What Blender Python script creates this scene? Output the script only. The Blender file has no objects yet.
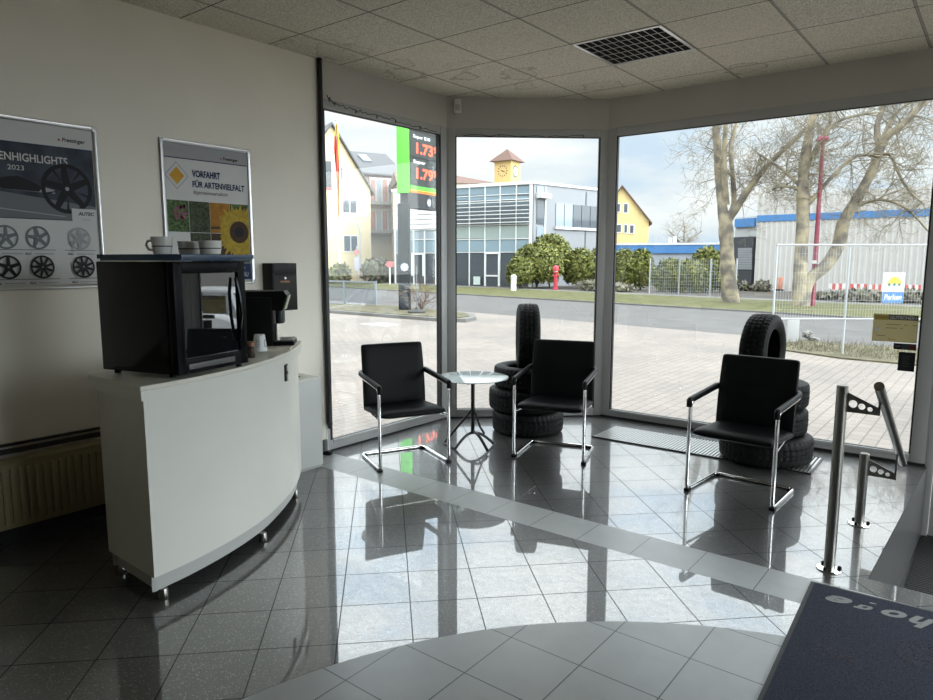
import bpy, bmesh, math, random
from mathutils import Vector, Matrix
random.seed(7)
SC = bpy.context.scene
COL = SC.collection
PI = math.pi

# ------------------------------------------------------------------ camera
EYE = Vector((0, 0, 1.55))
FW = Vector((-0.612844, 0.779217, -0.131309))
RT = Vector((0.785958, 0.61828, 0.000798))
UP = Vector((-0.081808, 0.102715, 0.991341))
FPX = 678.8
cam_d = bpy.data.cameras.new('camera')
cam_d.sensor_width = 36.0
cam_d.lens = FPX / 933 * 36.0
cam_d.clip_end = 600
cam = bpy.data.objects.new('camera', cam_d)
COL.objects.link(cam)
cam.matrix_world = Matrix(((RT.x, UP.x, -FW.x, EYE.x), (RT.y, UP.y, -FW.y, EYE.y), (RT.z, UP.z, -FW.z, EYE.z), (0, 0, 0, 1)))
SC.camera = cam
GZ = -0.55                       # level of the ground outside


def ray(px, py):
    return FW + RT * ((px - 466.5) / FPX) - UP * ((py - 350) / FPX)


def gp(px, py, z=GZ):            # survey: point of the photo on a level plane
    d = ray(px, py)
    return EYE + d * ((z - EYE.z) / d.z)


def dp(px, py, depth):           # survey: point of the photo at a known distance
    return EYE + ray(px, py) * depth


# ------------------------------------------------------------------ materials
MATS = {}


def nt(name):
    m = bpy.data.materials.new(name)
    m.use_nodes = True
    t = m.node_tree
    return m, t, t.nodes['Principled BSDF']


def mat(name, col, rough=.5, metal=0, var=0.0, scale=20, bump=0.0, bscale=60, spec=.5, coat=0, emit=None, stretch=None):
    if name in MATS:
        return MATS[name]
    m, t, b = nt(name)
    N, Lk = t.nodes, t.links
    c = (*col, 1)
    b.inputs['Base Color'].default_value = c
    b.inputs['Roughness'].default_value = rough
    b.inputs['Metallic'].default_value = metal
    b.inputs['Specular IOR Level'].default_value = spec
    b.inputs['Coat Weight'].default_value = coat
    tc = N.new('ShaderNodeTexCoord')
    src = tc.outputs['Object']
    if stretch:
        mp = N.new('ShaderNodeMapping')
        mp.inputs['Scale'].default_value = stretch
        Lk.new(src, mp.inputs['Vector'])
        src = mp.outputs['Vector']
    if var > 0:
        n = N.new('ShaderNodeTexNoise')
        n.inputs['Scale'].default_value = scale
        n.inputs['Detail'].default_value = 5
        Lk.new(src, n.inputs['Vector'])
        r = N.new('ShaderNodeValToRGB')
        r.color_ramp.elements[0].position = .3
        r.color_ramp.elements[1].position = .7
        r.color_ramp.elements[0].color = (*[max(0, x * (1 - var)) for x in col], 1)
        r.color_ramp.elements[1].color = (*[min(1, x * (1 + var)) for x in col], 1)
        Lk.new(n.outputs['Fac'], r.inputs['Fac'])
        Lk.new(r.outputs['Color'], b.inputs['Base Color'])
    if bump > 0:
        n2 = N.new('ShaderNodeTexNoise')
        n2.inputs['Scale'].default_value = bscale
        n2.inputs['Detail'].default_value = 3
        Lk.new(src, n2.inputs['Vector'])
        bp = N.new('ShaderNodeBump')
        bp.inputs['Strength'].default_value = bump
        bp.inputs['Distance'].default_value = .01
        Lk.new(n2.outputs['Fac'], bp.inputs['Height'])
        Lk.new(bp.outputs['Normal'], b.inputs['Normal'])
    if emit:
        b.inputs['Emission Color'].default_value = (*emit[0], 1)
        b.inputs['Emission Strength'].default_value = emit[1]
    MATS[name] = m
    return m


def math_node(t, op, a, b=None, c=None):
    n = t.nodes.new('ShaderNodeMath')
    n.operation = op
    for i, v in enumerate((a, b, c)):
        if v is None:
            continue
        if isinstance(v, (int, float)):
            n.inputs[i].default_value = v
        else:
            t.links.new(v, n.inputs[i])
    return n.outputs[0]


def mix_col(t, fac, a, b):
    n = t.nodes.new('ShaderNodeMix')
    n.data_type = 'RGBA'
    for sock, v in ((n.inputs[0], fac), (n.inputs[6], a), (n.inputs[7], b)):
        if isinstance(v, (int, float)):
            sock.default_value = v
        elif isinstance(v, tuple):
            sock.default_value = (*v, 1)
        else:
            t.links.new(v, sock)
    return n.outputs[2]


def line_mask(t, coord, phase, period, width):      # 1 on a joint
    a = math_node(t, 'SUBTRACT', coord, phase - period / 2)
    a = math_node(t, 'DIVIDE', a, period)
    a = math_node(t, 'FRACT', a)
    a = math_node(t, 'SUBTRACT', a, .5)
    a = math_node(t, 'ABSOLUTE', a)
    return math_node(t, 'LESS_THAN', a, width / period / 2)


def cell_id(t, coord, phase, period):
    a = math_node(t, 'SUBTRACT', coord, phase)
    a = math_node(t, 'DIVIDE', a, period)
    return math_node(t, 'FLOOR', a)


def floor_material():
    m, t, b = nt('floor tiles')
    N, Lk = t.nodes, t.links
    tc = N.new('ShaderNodeTexCoord')
    sp = N.new('ShaderNodeSeparateXYZ')
    Lk.new(tc.outputs['Object'], sp.inputs[0])
    X, Y = sp.outputs[0], sp.outputs[1]
    # zones
    strip = math_node(t, 'MULTIPLY', math_node(t, 'GREATER_THAN', Y, 3.232), math_node(t, 'LESS_THAN', Y, 3.524))
    strip_edge = math_node(t, 'MULTIPLY', math_node(t, 'GREATER_THAN', Y, 3.228), math_node(t, 'LESS_THAN', Y, 3.528))
    dx = math_node(t, 'SUBTRACT', X, .1188)
    dy = math_node(t, 'SUBTRACT', Y, .8517)
    rr = math_node(t, 'SQRT', math_node(t, 'ADD', math_node(t, 'MULTIPLY', dx, dx), math_node(t, 'MULTIPLY', dy, dy)))
    disc = math_node(t, 'LESS_THAN', rr, 2.164)
    disc_edge = math_node(t, 'LESS_THAN', rr, 2.170)
    # diagonal terrazzo grid
    U = math_node(t, 'MULTIPLY', math_node(t, 'ADD', X, Y), .70711)
    V = math_node(t, 'MULTIPLY', math_node(t, 'SUBTRACT', Y, X), .70711)
    jt = math_node(t, 'MAXIMUM', line_mask(t, U, .0925, .309, .0055), line_mask(t, V, .1525, .309, .0055))
    # terrazzo colour
    wn = N.new('ShaderNodeTexWhiteNoise')
    wn.noise_dimensions = '2D'
    cb = N.new('ShaderNodeCombineXYZ')
    Lk.new(cell_id(t, U, .0925, .309), cb.inputs[0])
    Lk.new(cell_id(t, V, .1525, .309), cb.inputs[1])
    Lk.new(cb.outputs[0], wn.inputs['Vector'])
    vo = N.new('ShaderNodeTexVoronoi')
    vo.inputs['Scale'].default_value = 150
    Lk.new(tc.outputs['Object'], vo.inputs['Vector'])
    spv = N.new('ShaderNodeSeparateXYZ')
    Lk.new(vo.outputs['Color'], spv.inputs[0])
    chip = math_node(t, 'MULTIPLY', math_node(t, 'GREATER_THAN', spv.outputs[0], .62), math_node(t, 'LESS_THAN', vo.outputs['Distance'], math_node(t, 'MULTIPLY', spv.outputs[1], .55)))
    vo2 = N.new('ShaderNodeTexVoronoi')
    vo2.inputs['Scale'].default_value = 210
    Lk.new(tc.outputs['Object'], vo2.inputs['Vector'])
    spv2 = N.new('ShaderNodeSeparateXYZ')
    Lk.new(vo2.outputs['Color'], spv2.inputs[0])
    grain = spv2.outputs[0]
    base = mix_col(t, grain, (.012, .012, .0115), (.062, .061, .058))
    base = mix_col(t, math_node(t, 'MULTIPLY', wn.outputs['Value'], .35), base, (.11, .11, .106))
    terr = mix_col(t, math_node(t, 'MULTIPLY', chip, .7), base, (.23, .225, .215))
    terr = mix_col(t, jt, terr, (.008, .008, .008))
    # matt grey tiles
    ns = N.new('ShaderNodeTexNoise')
    ns.inputs['Scale'].default_value = 9
    ns.inputs['Detail'].default_value = 6
    Lk.new(tc.outputs['Object'], ns.inputs['Vector'])
    ns2 = N.new('ShaderNodeTexNoise')
    ns2.inputs['Scale'].default_value = 240
    Lk.new(tc.outputs['Object'], ns2.inputs['Vector'])
    gm = math_node(t, 'ADD', math_node(t, 'MULTIPLY', ns.outputs['Fac'], .5), math_node(t, 'MULTIPLY', ns2.outputs['Fac'], .5))
    matt = mix_col(t, gm, (.20, .205, .205), (.36, .37, .365))
    js = line_mask(t, X, -2.705, .3155, .004)
    stc = mix_col(t, js, matt, (.015, .015, .015))
    jd = math_node(t, 'MAXIMUM', line_mask(t, X, -1.482, .3185, .005), line_mask(t, Y, 2.185, .311, .005))
    dsc = mix_col(t, jd, matt, (.012, .012, .012))
    c = mix_col(t, strip_edge, terr, (.012, .012, .012))
    c = mix_col(t, strip, c, stc)
    c = mix_col(t, disc_edge, c, (.012, .012, .012))
    c = mix_col(t, disc, c, dsc)
    Lk.new(c, b.inputs['Base Color'])
    mz = math_node(t, 'MAXIMUM', strip, disc)
    allj = math_node(t, 'MAXIMUM', jt, math_node(t, 'MAXIMUM', js, jd))
    nm = N.new('ShaderNodeTexNoise')
    nm.inputs['Scale'].default_value = 26
    nm.inputs['Detail'].default_value = 5
    Lk.new(tc.outputs['Object'], nm.inputs['Vector'])
    # polish: a sharp clear layer over a hazier stone, plain tiles satin, joints dull
    b.inputs['Roughness'].default_value = .30
    b.inputs['IOR'].default_value = 1.6
    noj = math_node(t, 'SUBTRACT', 1.0, math_node(t, 'MULTIPLY', jt, .85))
    inv = math_node(t, 'SUBTRACT', 1.0, mz)
    sl = math_node(t, 'ADD', math_node(t, 'MULTIPLY', mz, .40), math_node(t, 'MULTIPLY', math_node(t, 'MULTIPLY', inv, noj), .45))
    Lk.new(sl, b.inputs['Specular IOR Level'])
    cw = math_node(t, 'MULTIPLY', math_node(t, 'MULTIPLY', inv, noj), math_node(t, 'ADD', .36, math_node(t, 'ADD', math_node(t, 'MULTIPLY', grain, .34), math_node(t, 'MULTIPLY', nm.outputs['Fac'], .50))))
    Lk.new(cw, b.inputs['Coat Weight'])
    b.inputs['Coat Roughness'].default_value = .025
    b.inputs['Coat IOR'].default_value = 2.35
    bp = N.new('ShaderNodeBump')
    bp.inputs['Strength'].default_value = .02
    bp.inputs['Distance'].default_value = .01
    nb = N.new('ShaderNodeTexNoise')
    nb.inputs['Scale'].default_value = 3.0
    Lk.new(tc.outputs['Object'], nb.inputs['Vector'])
    Lk.new(nb.outputs['Fac'], bp.inputs['Height'])
    Lk.new(bp.outputs['Normal'], b.inputs['Normal'])
    return m


def ceiling_material():
    m, t, b = nt('mineral fibre ceiling tiles')
    N, Lk = t.nodes, t.links
    tc = N.new('ShaderNodeTexCoord')
    sp = N.new('ShaderNodeSeparateXYZ')
    Lk.new(tc.outputs['Object'], sp.inputs[0])
    X, Y = sp.outputs[0], sp.outputs[1]
    jx = line_mask(t, X, -2.525, .662, .016)
    jy = line_mask(t, Y, 4.395, .656, .009)
    n1 = N.new('ShaderNodeTexNoise')
    n1.inputs['Scale'].default_value = 130
    n1.inputs['Detail'].default_value = 4
    Lk.new(tc.outputs['Object'], n1.inputs['Vector'])
    r = N.new('ShaderNodeValToRGB')
    r.color_ramp.elements[0].position = .42
    r.color_ramp.elements[1].position = .56
    r.color_ramp.elements[0].color = (.50, .47, .40, 1)
    r.color_ramp.elements[1].color = (.88, .84, .74, 1)
    Lk.new(n1.outputs['Fac'], r.inputs['Fac'])
    wn = N.new('ShaderNodeTexWhiteNoise')
    wn.noise_dimensions = '2D'
    cb = N.new('ShaderNodeCombineXYZ')
    Lk.new(cell_id(t, X, -2.525, .662), cb.inputs[0])
    Lk.new(cell_id(t, Y, 4.395, .656), cb.inputs[1])
    Lk.new(cb.outputs[0], wn.inputs['Vector'])
    c = mix_col(t, math_node(t, 'MULTIPLY', wn.outputs['Value'], .35), r.outputs['Color'], (.84, .78, .62))
    # water rings near the window corner
    nd = N.new('ShaderNodeTexNoise')
    nd.inputs['Scale'].default_value = 6
    nd.inputs['Detail'].default_value = 4
    Lk.new(tc.outputs['Object'], nd.inputs['Vector'])
    wob = math_node(t, 'MULTIPLY', math_node(t, 'SUBTRACT', nd.outputs['Fac'], .5), .34)
    for (cx, cy, R, k) in ((-3.66, 4.62, .11, .8), (-3.25, 4.80, .16, .7), (-4.0, 4.25, .15, .7), (-3.95, 3.55, .2, .55), (-3.80, 4.02, .1, .6), (-3.45, 4.35, .13, .45), (-2.88, 5.60, .16, .7), (-3.42, 5.15, .1, .55), (-1.75, 5.78, .14, .9), (-4.05, 3.35, .26, .5)):
        ax = math_node(t, 'SUBTRACT', X, cx)
        ay = math_node(t, 'SUBTRACT', Y, cy)
        d = math_node(t, 'SQRT', math_node(t, 'ADD', math_node(t, 'MULTIPLY', ax, ax), math_node(t, 'MULTIPLY', ay, ay)))
        d = math_node(t, 'ADD', d, wob)
        inner = math_node(t, 'MULTIPLY', math_node(t, 'LESS_THAN', d, R), .10 * k)
        ring = math_node(t, 'MULTIPLY', math_node(t, 'LESS_THAN', math_node(t, 'ABSOLUTE', math_node(t, 'SUBTRACT', d, R)), .012), k * .5)
        c = mix_col(t, math_node(t, 'MAXIMUM', inner, ring), c, (.17, .13, .065))
    c = mix_col(t, jx, c, (.40, .385, .34))
    jxl = line_mask(t, X, -2.535, .662, .003)
    c = mix_col(t, math_node(t, 'MAXIMUM', jy, jxl), c, (.10, .092, .075))
    Lk.new(c, b.inputs['Base Color'])
    b.inputs['Roughness'].default_value = .9
    b.inputs['Specular IOR Level'].default_value = .15
    bp = N.new('ShaderNodeBump')
    bp.inputs['Strength'].default_value = .3
    bp.inputs['Distance'].default_value = .004
    Lk.new(n1.outputs['Fac'], bp.inputs['Height'])
    Lk.new(bp.outputs['Normal'], b.inputs['Normal'])
    return m


def paving_material():
    m, t, b = nt('concrete block paving')
    N, Lk = t.nodes, t.links
    tc = N.new('ShaderNodeTexCoord')
    mp = N.new('ShaderNodeMapping')
    mp.inputs['Rotation'].default_value = (0, 0, PI / 2)
    Lk.new(tc.outputs['Object'], mp.inputs['Vector'])
    br = N.new('ShaderNodeTexBrick')
    br.inputs['Scale'].default_value = 1
    br.inputs['Brick Width'].default_value = .24
    br.inputs['Row Height'].default_value = .165
    br.inputs['Mortar Size'].default_value = .009
    br.inputs['Mortar Smooth'].default_value = .3
    br.inputs['Color1'].default_value = (.208, .178, .155, 1)
    br.inputs['Color2'].default_value = (.178, .154, .136, 1)
    br.inputs['Mortar'].default_value = (.094, .083, .073, 1)
    Lk.new(mp.outputs['Vector'], br.inputs['Vector'])
    n = N.new('ShaderNodeTexNoise')
    n.inputs['Scale'].default_value = .5
    n.inputs['Detail'].default_value = 6
    Lk.new(tc.outputs['Object'], n.inputs['Vector'])
    r = N.new('ShaderNodeValToRGB')
    r.color_ramp.elements[0].position = .3
    r.color_ramp.elements[1].position = .75
    r.color_ramp.elements[0].color = (.74, .74, .75, 1)
    r.color_ramp.elements[1].color = (1.1, 1.07, 1.03, 1)
    Lk.new(n.outputs['Fac'], r.inputs['Fac'])
    mx = N.new('ShaderNodeMix')
    mx.data_type = 'RGBA'
    mx.blend_type = 'MULTIPLY'
    mx.inputs[0].default_value = 1
    Lk.new(br.outputs['Color'], mx.inputs[6])
    Lk.new(r.outputs['Color'], mx.inputs[7])
    Lk.new(mx.outputs[2], b.inputs['Base Color'])
    b.inputs['Roughness'].default_value = .85
    return m


def glass_material(name='window glass', tint=(.96, .98, .97), refl=1.0):
    m, t, b = nt(name)
    N, Lk = t.nodes, t.links
    N.remove(b)
    out = N['Material Output']
    tr = N.new('ShaderNodeBsdfTransparent')
    tr.inputs[0].default_value = (*tint, 1)
    gl = N.new('ShaderNodeBsdfGlossy')
    gl.inputs['Roughness'].default_value = 0.0
    lw = N.new('ShaderNodeLayerWeight')
    lw.inputs['Blend'].default_value = .5
    f = math_node(t, 'POWER', lw.outputs['Facing'], 5.0)
    f = math_node(t, 'MULTIPLY_ADD', f, .9 * refl, .04 * refl)
    mx = N.new('ShaderNodeMixShader')
    Lk.new(f, mx.inputs[0])
    Lk.new(tr.outputs[0], mx.inputs[1])
    Lk.new(gl.outputs[0], mx.inputs[2])
    Lk.new(mx.outputs[0], out.inputs[0])
    return m


# ------------------------------------------------------------------ mesh builder
class MB:
    def __init__(self):
        self.v, self.f, self.m = [], [], []

    def add(self, verts, faces, mi=0):
        o = len(self.v)
        self.v += [tuple(x) for x in verts]
        for f in faces:
            self.f.append([i + o for i in f])
            self.m.append(mi)
        return self

    def box(self, c, s, rot=0.0, mi=0, bev=0.0, M=None):
        bm = bmesh.new()
        bmesh.ops.create_cube(bm, size=1)
        bmesh.ops.scale(bm, vec=s, verts=bm.verts)
        if bev > 0:
            bmesh.ops.bevel(bm, geom=list(bm.edges), offset=bev, segments=2, profile=.6, affect='EDGES')
        R = Matrix.Translation(c) @ (M if M is not None else Matrix.Rotation(rot, 4, 'Z'))
        bmesh.ops.transform(bm, matrix=R, verts=bm.verts)
        bm.verts.index_update()
        self.add([v.co for v in bm.verts], [[v.index for v in f.verts] for f in bm.faces], mi)
        bm.free()
        return self

    def span(self, a, b, mi=0, bev=0.0):      # box from two opposite corners
        a, b = Vector(a), Vector(b)
        return self.box((a + b) / 2, [abs(x) for x in (b - a)], 0, mi, bev)

    def tube(self, pts, r, seg=10, mi=0, closed=False, cap=True):
        pts = [Vector(q) for q in pts]
        n = len(pts)
        rs = r if isinstance(r, (list, tuple)) else [r] * n
        tang = []
        for i in range(n):
            if closed:
                d = pts[(i + 1) % n] - pts[i - 1]
            else:
                d = pts[min(i + 1, n - 1)] - pts[max(i - 1, 0)]
            tang.append(d.normalized() if d.length > 1e-9 else Vector((0, 0, 1)))
        t0 = tang[0]
        nrm = t0.orthogonal().normalized()
        vs = []
        for i in range(n):
            t = tang[i]
            nrm = (nrm - t * nrm.dot(t))
            if nrm.length < 1e-6:
                nrm = t.orthogonal()
            nrm.normalize()
            bn = t.cross(nrm)
            for k in range(seg):
                a = 2 * PI * k / seg
                vs.append(pts[i] + (nrm * math.cos(a) + bn * math.sin(a)) * rs[i])
        fs = []
        for i in range(n if closed else n - 1):
            j = (i + 1) % n
            for k in range(seg):
                fs.append((i * seg + k, i * seg + (k + 1) % seg, j * seg + (k + 1) % seg, j * seg + k))
        if cap and not closed:
            fs.append(list(range(seg))[::-1])
            fs.append([(n - 1) * seg + k for k in range(seg)])
        return self.add(vs, fs, mi)

    def lathe(self, prof, seg=32, c=(0, 0, 0), M=None, mi=0, closed=False):
        vs, fs = [], []
        n = len(prof)
        for k in range(seg):
            a = 2 * PI * k / seg
            for (r, z) in prof:
                q = Vector((r * math.cos(a), r * math.sin(a), z))
                if M is not None:
                    q = M @ q
                vs.append(q + Vector(c))
        for k in range(seg):
            k2 = (k + 1) % seg
            for i in range(n if closed else n - 1):
                j = (i + 1) % n
                fs.append((k * n + i, k2 * n + i, k2 * n + j, k * n + j))
        if not closed:
            if prof[0][0] > 1e-6:
                fs.append([k * n for k in range(seg)][::-1])
            if prof[-1][0] > 1e-6:
                fs.append([k * n + n - 1 for k in range(seg)])
        return self.add(vs, fs, mi)

    def prism(self, poly, z0, z1, mi=0, M=None):      # poly: list of (x,y)
        n = len(poly)
        vs = [Vector((x, y, z0)) for x, y in poly] + [Vector((x, y, z1)) for x, y in poly]
        if M is not None:
            vs = [M @ q for q in vs]
        fs = [list(range(n))[::-1], [n + i for i in range(n)]]
        for i in range(n):
            j = (i + 1) % n
            fs.append((i, j, n + j, n + i))
        return self.add(vs, fs, mi)

    def poly(self, pts, mi=0):
        return self.add(pts, [list(range(len(pts)))], mi)

    def build(self, name, mats, parent=None, smooth=True, angle=35, bev=0):
        me = bpy.data.meshes.new(name)
        me.from_pydata([tuple(q) for q in self.v], [], self.f)
        if not isinstance(mats, (list, tuple)):
            mats = [mats]
        for m in mats:
            me.materials.append(m)
        me.polygons.foreach_set('material_index', self.m)
        bm = bmesh.new()
        bm.from_mesh(me)
        bmesh.ops.remove_doubles(bm, verts=bm.verts, dist=1e-6)
        bmesh.ops.recalc_face_normals(bm, faces=bm.faces)
        bm.to_mesh(me)
        bm.free()
        if smooth:
            me.polygons.foreach_set('use_smooth', [True] * len(me.polygons))
            me.set_sharp_from_angle(angle=math.radians(angle))
        me.update()
        o = bpy.data.objects.new(name, me)
        COL.objects.link(o)
        if parent is not None:
            o.parent = parent
        return o

    def leafbuild(self, name, mats, parent=None):      # no merging, flat shading
        me = bpy.data.meshes.new(name)
        me.from_pydata([tuple(q) for q in self.v], [], self.f)
        for m in mats:
            me.materials.append(m)
        me.polygons.foreach_set('material_index', self.m)
        me.update()
        o = bpy.data.objects.new(name, me)
        COL.objects.link(o)
        if parent is not None:
            o.parent = parent
        return o


def tag(o, label, cat, group=None, kind=None):
    o['label'] = label
    o['category'] = cat
    if group:
        o['group'] = group
    if kind:
        o['kind'] = kind
    return o


def thing(name, label, cat, loc=(0, 0, 0), rz=0.0, group=None):
    o = bpy.data.objects.new(name, None)
    o.empty_display_size = .1
    COL.objects.link(o)
    o.location = loc
    o.rotation_euler = (0, 0, rz)
    return tag(o, label, cat, group)


def struct(o):
    o['kind'] = 'structure'
    return o


def struct_empty(name):
    o = bpy.data.objects.new(name, None)
    COL.objects.link(o)
    return struct(o)


def dup(root, loc, rz, label=None, group=None):
    r = root.copy()
    COL.objects.link(r)
    r.location = loc
    r.rotation_euler = (0, 0, rz)
    if label:
        r['label'] = label
    if group:
        r['group'] = group
    for ch in list(root.children):
        c = ch.copy()
        COL.objects.link(c)
        c.parent = r
        for gch in ch.children:
            d = gch.copy()
            COL.objects.link(d)
            d.parent = c
    return r


def text_mesh(txt, size, M, extrude=0.0, shear=0.0, bold=0.0, align='LEFT', sx=1.0):
    cu = bpy.data.curves.new('t', 'FONT')
    cu.body = txt
    cu.size = size
    cu.extrude = extrude
    cu.shear = shear
    cu.offset = bold
    cu.align_x = align
    cu.resolution_u = 3
    ob = bpy.data.objects.new('t', cu)
    COL.objects.link(ob)
    dg = bpy.context.evaluated_depsgraph_get()
    dg.update()
    me = bpy.data.meshes.new_from_object(ob.evaluated_get(dg))
    vs = [M @ Vector((v.co.x * sx, v.co.y, v.co.z)) for v in me.vertices]
    fs = [list(p.vertices) for p in me.polygons]
    bpy.data.objects.remove(ob)
    bpy.data.curves.remove(cu)
    bpy.data.meshes.remove(me)
    return vs, fs


def frame_from(origin, ex, ey):      # matrix with local x along ex, local y along ey, z out
    ex, ey = Vector(ex).normalized(), Vector(ey).normalized()
    ez = ex.cross(ey).normalized()
    return Matrix(((ex.x, ey.x, ez.x, origin[0]), (ex.y, ey.y, ez.y, origin[1]), (ex.z, ey.z, ez.z, origin[2]), (0, 0, 0, 1)))


class Flat(MB):
    """printed sheet: shapes laid on a plane, each new layer a hair above the last"""

    def __init__(self, M):
        super().__init__()
        self.M = M
        self.z = 0.0

    def up(self, k=.0004):
        self.z += k

    def pl(self, pts, mi):
        self.poly([self.M @ Vector((x, y, self.z)) for x, y in pts], mi)

    def rect(self, x0, y0, x1, y1, mi):
        self.pl([(x0, y0), (x1, y0), (x1, y1), (x0, y1)], mi)

    def disc(self, cx, cy, rx, ry, mi, n=28):
        self.pl([(cx + rx * math.cos(2 * PI * k / n), cy + ry * math.sin(2 * PI * k / n)) for k in range(n)], mi)

    def ring(self, cx, cy, r0, r1, mi, n=36, sx=1.0, sy=1.0):
        for k in range(n):
            a, b2 = 2 * PI * k / n, 2 * PI * (k + 1) / n
            self.pl([(cx + sx * r * math.cos(q), cy + sy * r * math.sin(q)) for r, q in ((r0, a), (r1, a), (r1, b2), (r0, b2))], mi)

    def fit(self, txt, x0, x1, y, h, mi, **kw):      # lettering scaled to a given width and cap height
        vs, fs = text_mesh(txt, 1.0, Matrix.Identity(4), **kw)
        a, b_ = min(v.x for v in vs), max(v.x for v in vs)
        c_, d_ = min(v.y for v in vs), max(v.y for v in vs)
        T = self.M @ Matrix.Translation((0, 0, self.z))
        vs = [T @ Vector((x0 + (v.x - a) / (b_ - a) * (x1 - x0), y + (v.y - c_) / (d_ - c_) * h, 0)) for v in vs]
        self.add(vs, fs, mi)

    def text(self, txt, size, x, y, mi, **kw):
        vs, fs = text_mesh(txt, size, self.M @ Matrix.Translation((x, y, self.z)), **kw)
        self.add(vs, fs, mi)


# ------------------------------------------------------------------ palette
wall_m = mat('painted wall plaster', (.90, .85, .745), .75, var=.02, scale=3, bump=.08, bscale=120)
fascia_m = mat('panelled lintel boards', (.50, .48, .43), .6, var=.05, scale=2)
frame_m = mat('grey window aluminium', (.43, .43, .42), .42, var=.03, scale=5)
gasket_m = mat('black rubber gasket', (.01, .01, .01), .5)
pane_m = glass_material()
chrome_m = mat('chrome tube', (.78, .78, .78), .12, 1)
steel_m = mat('brushed stainless steel', (.27, .26, .24), .32, 1, var=.06, scale=40, stretch=(1, 1, 8))
dark_steel = mat('dark lacquered steel', (.035, .034, .034), .35, .6)
leather_m = mat('black leather', (.005, .0055, .006), .42, bump=.25, bscale=220, spec=.12)
black_pl = mat('black plastic', (.005, .005, .005), .45, spec=.14)
gloss_black = mat('gloss black enamel', (.005, .005, .006), .1, spec=.22)
rubber_m = mat('tyre rubber', (.007, .007, .007), .6, var=.25, scale=30, spec=.15)
white_lam = mat('white laminate', (.66, .65, .59), .35, var=.02, scale=4)
grey_lam = mat('grey plinth laminate', (.42, .42, .40), .4)
alu_m = mat('silver aluminium profile', (.62, .62, .62), .3, .85)
radiator_m = mat('ivory radiator enamel', (.30, .25, .14), .4)
white_pl = mat('white plastic', (.72, .72, .70), .4)

# ------------------------------------------------------------------ room shell
XL, YB, H = -4.2075, 6.0686, 3.0561
A = Vector((-4.2075, 5.0482, 0))
B = Vector((-3.0603, 6.0686, 0))
XR, YK = 3.3, -4.2            # far sides of the room, behind the camera
EDGE0, EDGE1 = -.403, -.337   # edge of the raised floor beside the entrance pit
YP = 3.70

fl = MB()
fl.poly([(XL, YK, 0), (XR, YK, 0), (XR, YP, 0), (EDGE0, YP, 0), (EDGE1, YB, 0), (B.x, B.y, 0), (A.x, A.y, 0)])
floor_o = struct(fl.build('floor', floor_material(), smooth=False))
tread_m = mat('dark grey riser stone', (.07, .07, .068), .3, var=.2, scale=60)
ribbed = mat('ribbed black rubber matting', (.012, .012, .012), .6)
pit = MB()
pit.poly([(EDGE0, YP, 0), (EDGE1, YB, 0), (EDGE1, YB, GZ), (EDGE0, YP, GZ)])
pit.poly([(XR, YP, -.001), (EDGE0, YP, -.001), (EDGE0, YP, -.18), (XR, YP, -.18)])
pit.span((EDGE0, YP, -.36), (XR, YP + .28, -.18))
pit.span((EDGE0, YP, GZ), (XR, YP + .56, -.36))
struct(pit.build('trim_1', tread_m, smooth=False))
pf = MB()
pf.poly([(EDGE0 - .1, YP, GZ + .001), (XR, YP, GZ + .001), (XR, YB + .2, GZ + .001), (EDGE0 - .1, YB + .2, GZ + .001)])
struct(pf.build('floor_2', mat('pit concrete', (.05, .05, .05), .8), smooth=False))

cl = MB()
cl.poly([(XL, YK, H), (XR, YK, H), (XR, YB, H), (B.x, B.y, H), (A.x, A.y, H)])
struct(cl.build('ceiling', ceiling_material(), smooth=False))

wl = MB()
YW = 3.512
wl.span((XL - .25, YK, 0), (XL, YW, H))
struct(wl.build('wall_left', wall_m, smooth=False))
wb = MB()
wb.span((XL - .25, YK - .2, 0), (XR + .2, YK, H))
struct(wb.build('wall_back', wall_m, smooth=False))
wr = MB()
wr.span((XR, YK, GZ), (XR + .2, 1.7, H))
wr.span((XR, 1.7, 2.8), (XR + .2, YB + .3, H))
wr.span((XR, 1.7, GZ), (XR + .2, YB + .3, .05))
struct(wr.build('wall_right', wall_m, smooth=False))
# lintel boards above the three windows
FZ = 2.775
e2 = (B - A).normalized()
n2 = Vector((-e2.y, e2.x, 0))     # outward normal of the corner window
wf = MB()
wf.span((XL - .3, YW, FZ), (XL, A.y, H))
wf.prism([(A.x, A.y), (B.x, B.y), (B.x + n2.x * .3, B.y + n2.y * .3), (A.x + n2.x * .3, A.y + n2.y * .3)], FZ, H)
wf.prism([(A.x, A.y), (A.x + n2.x * .3, A.y + n2.y * .3), (A.x - .3, A.y)], FZ, H)
wf.prism([(B.x, B.y), (B.x, B.y + .3), (B.x + n2.x * .3, B.y + n2.y * .3)], FZ, H)
wf.span((B.x, YB, FZ + .012), (XR + .2, YB + .3, H))
struct(wf.build('wall_front', fascia_m, smooth=False))

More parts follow.
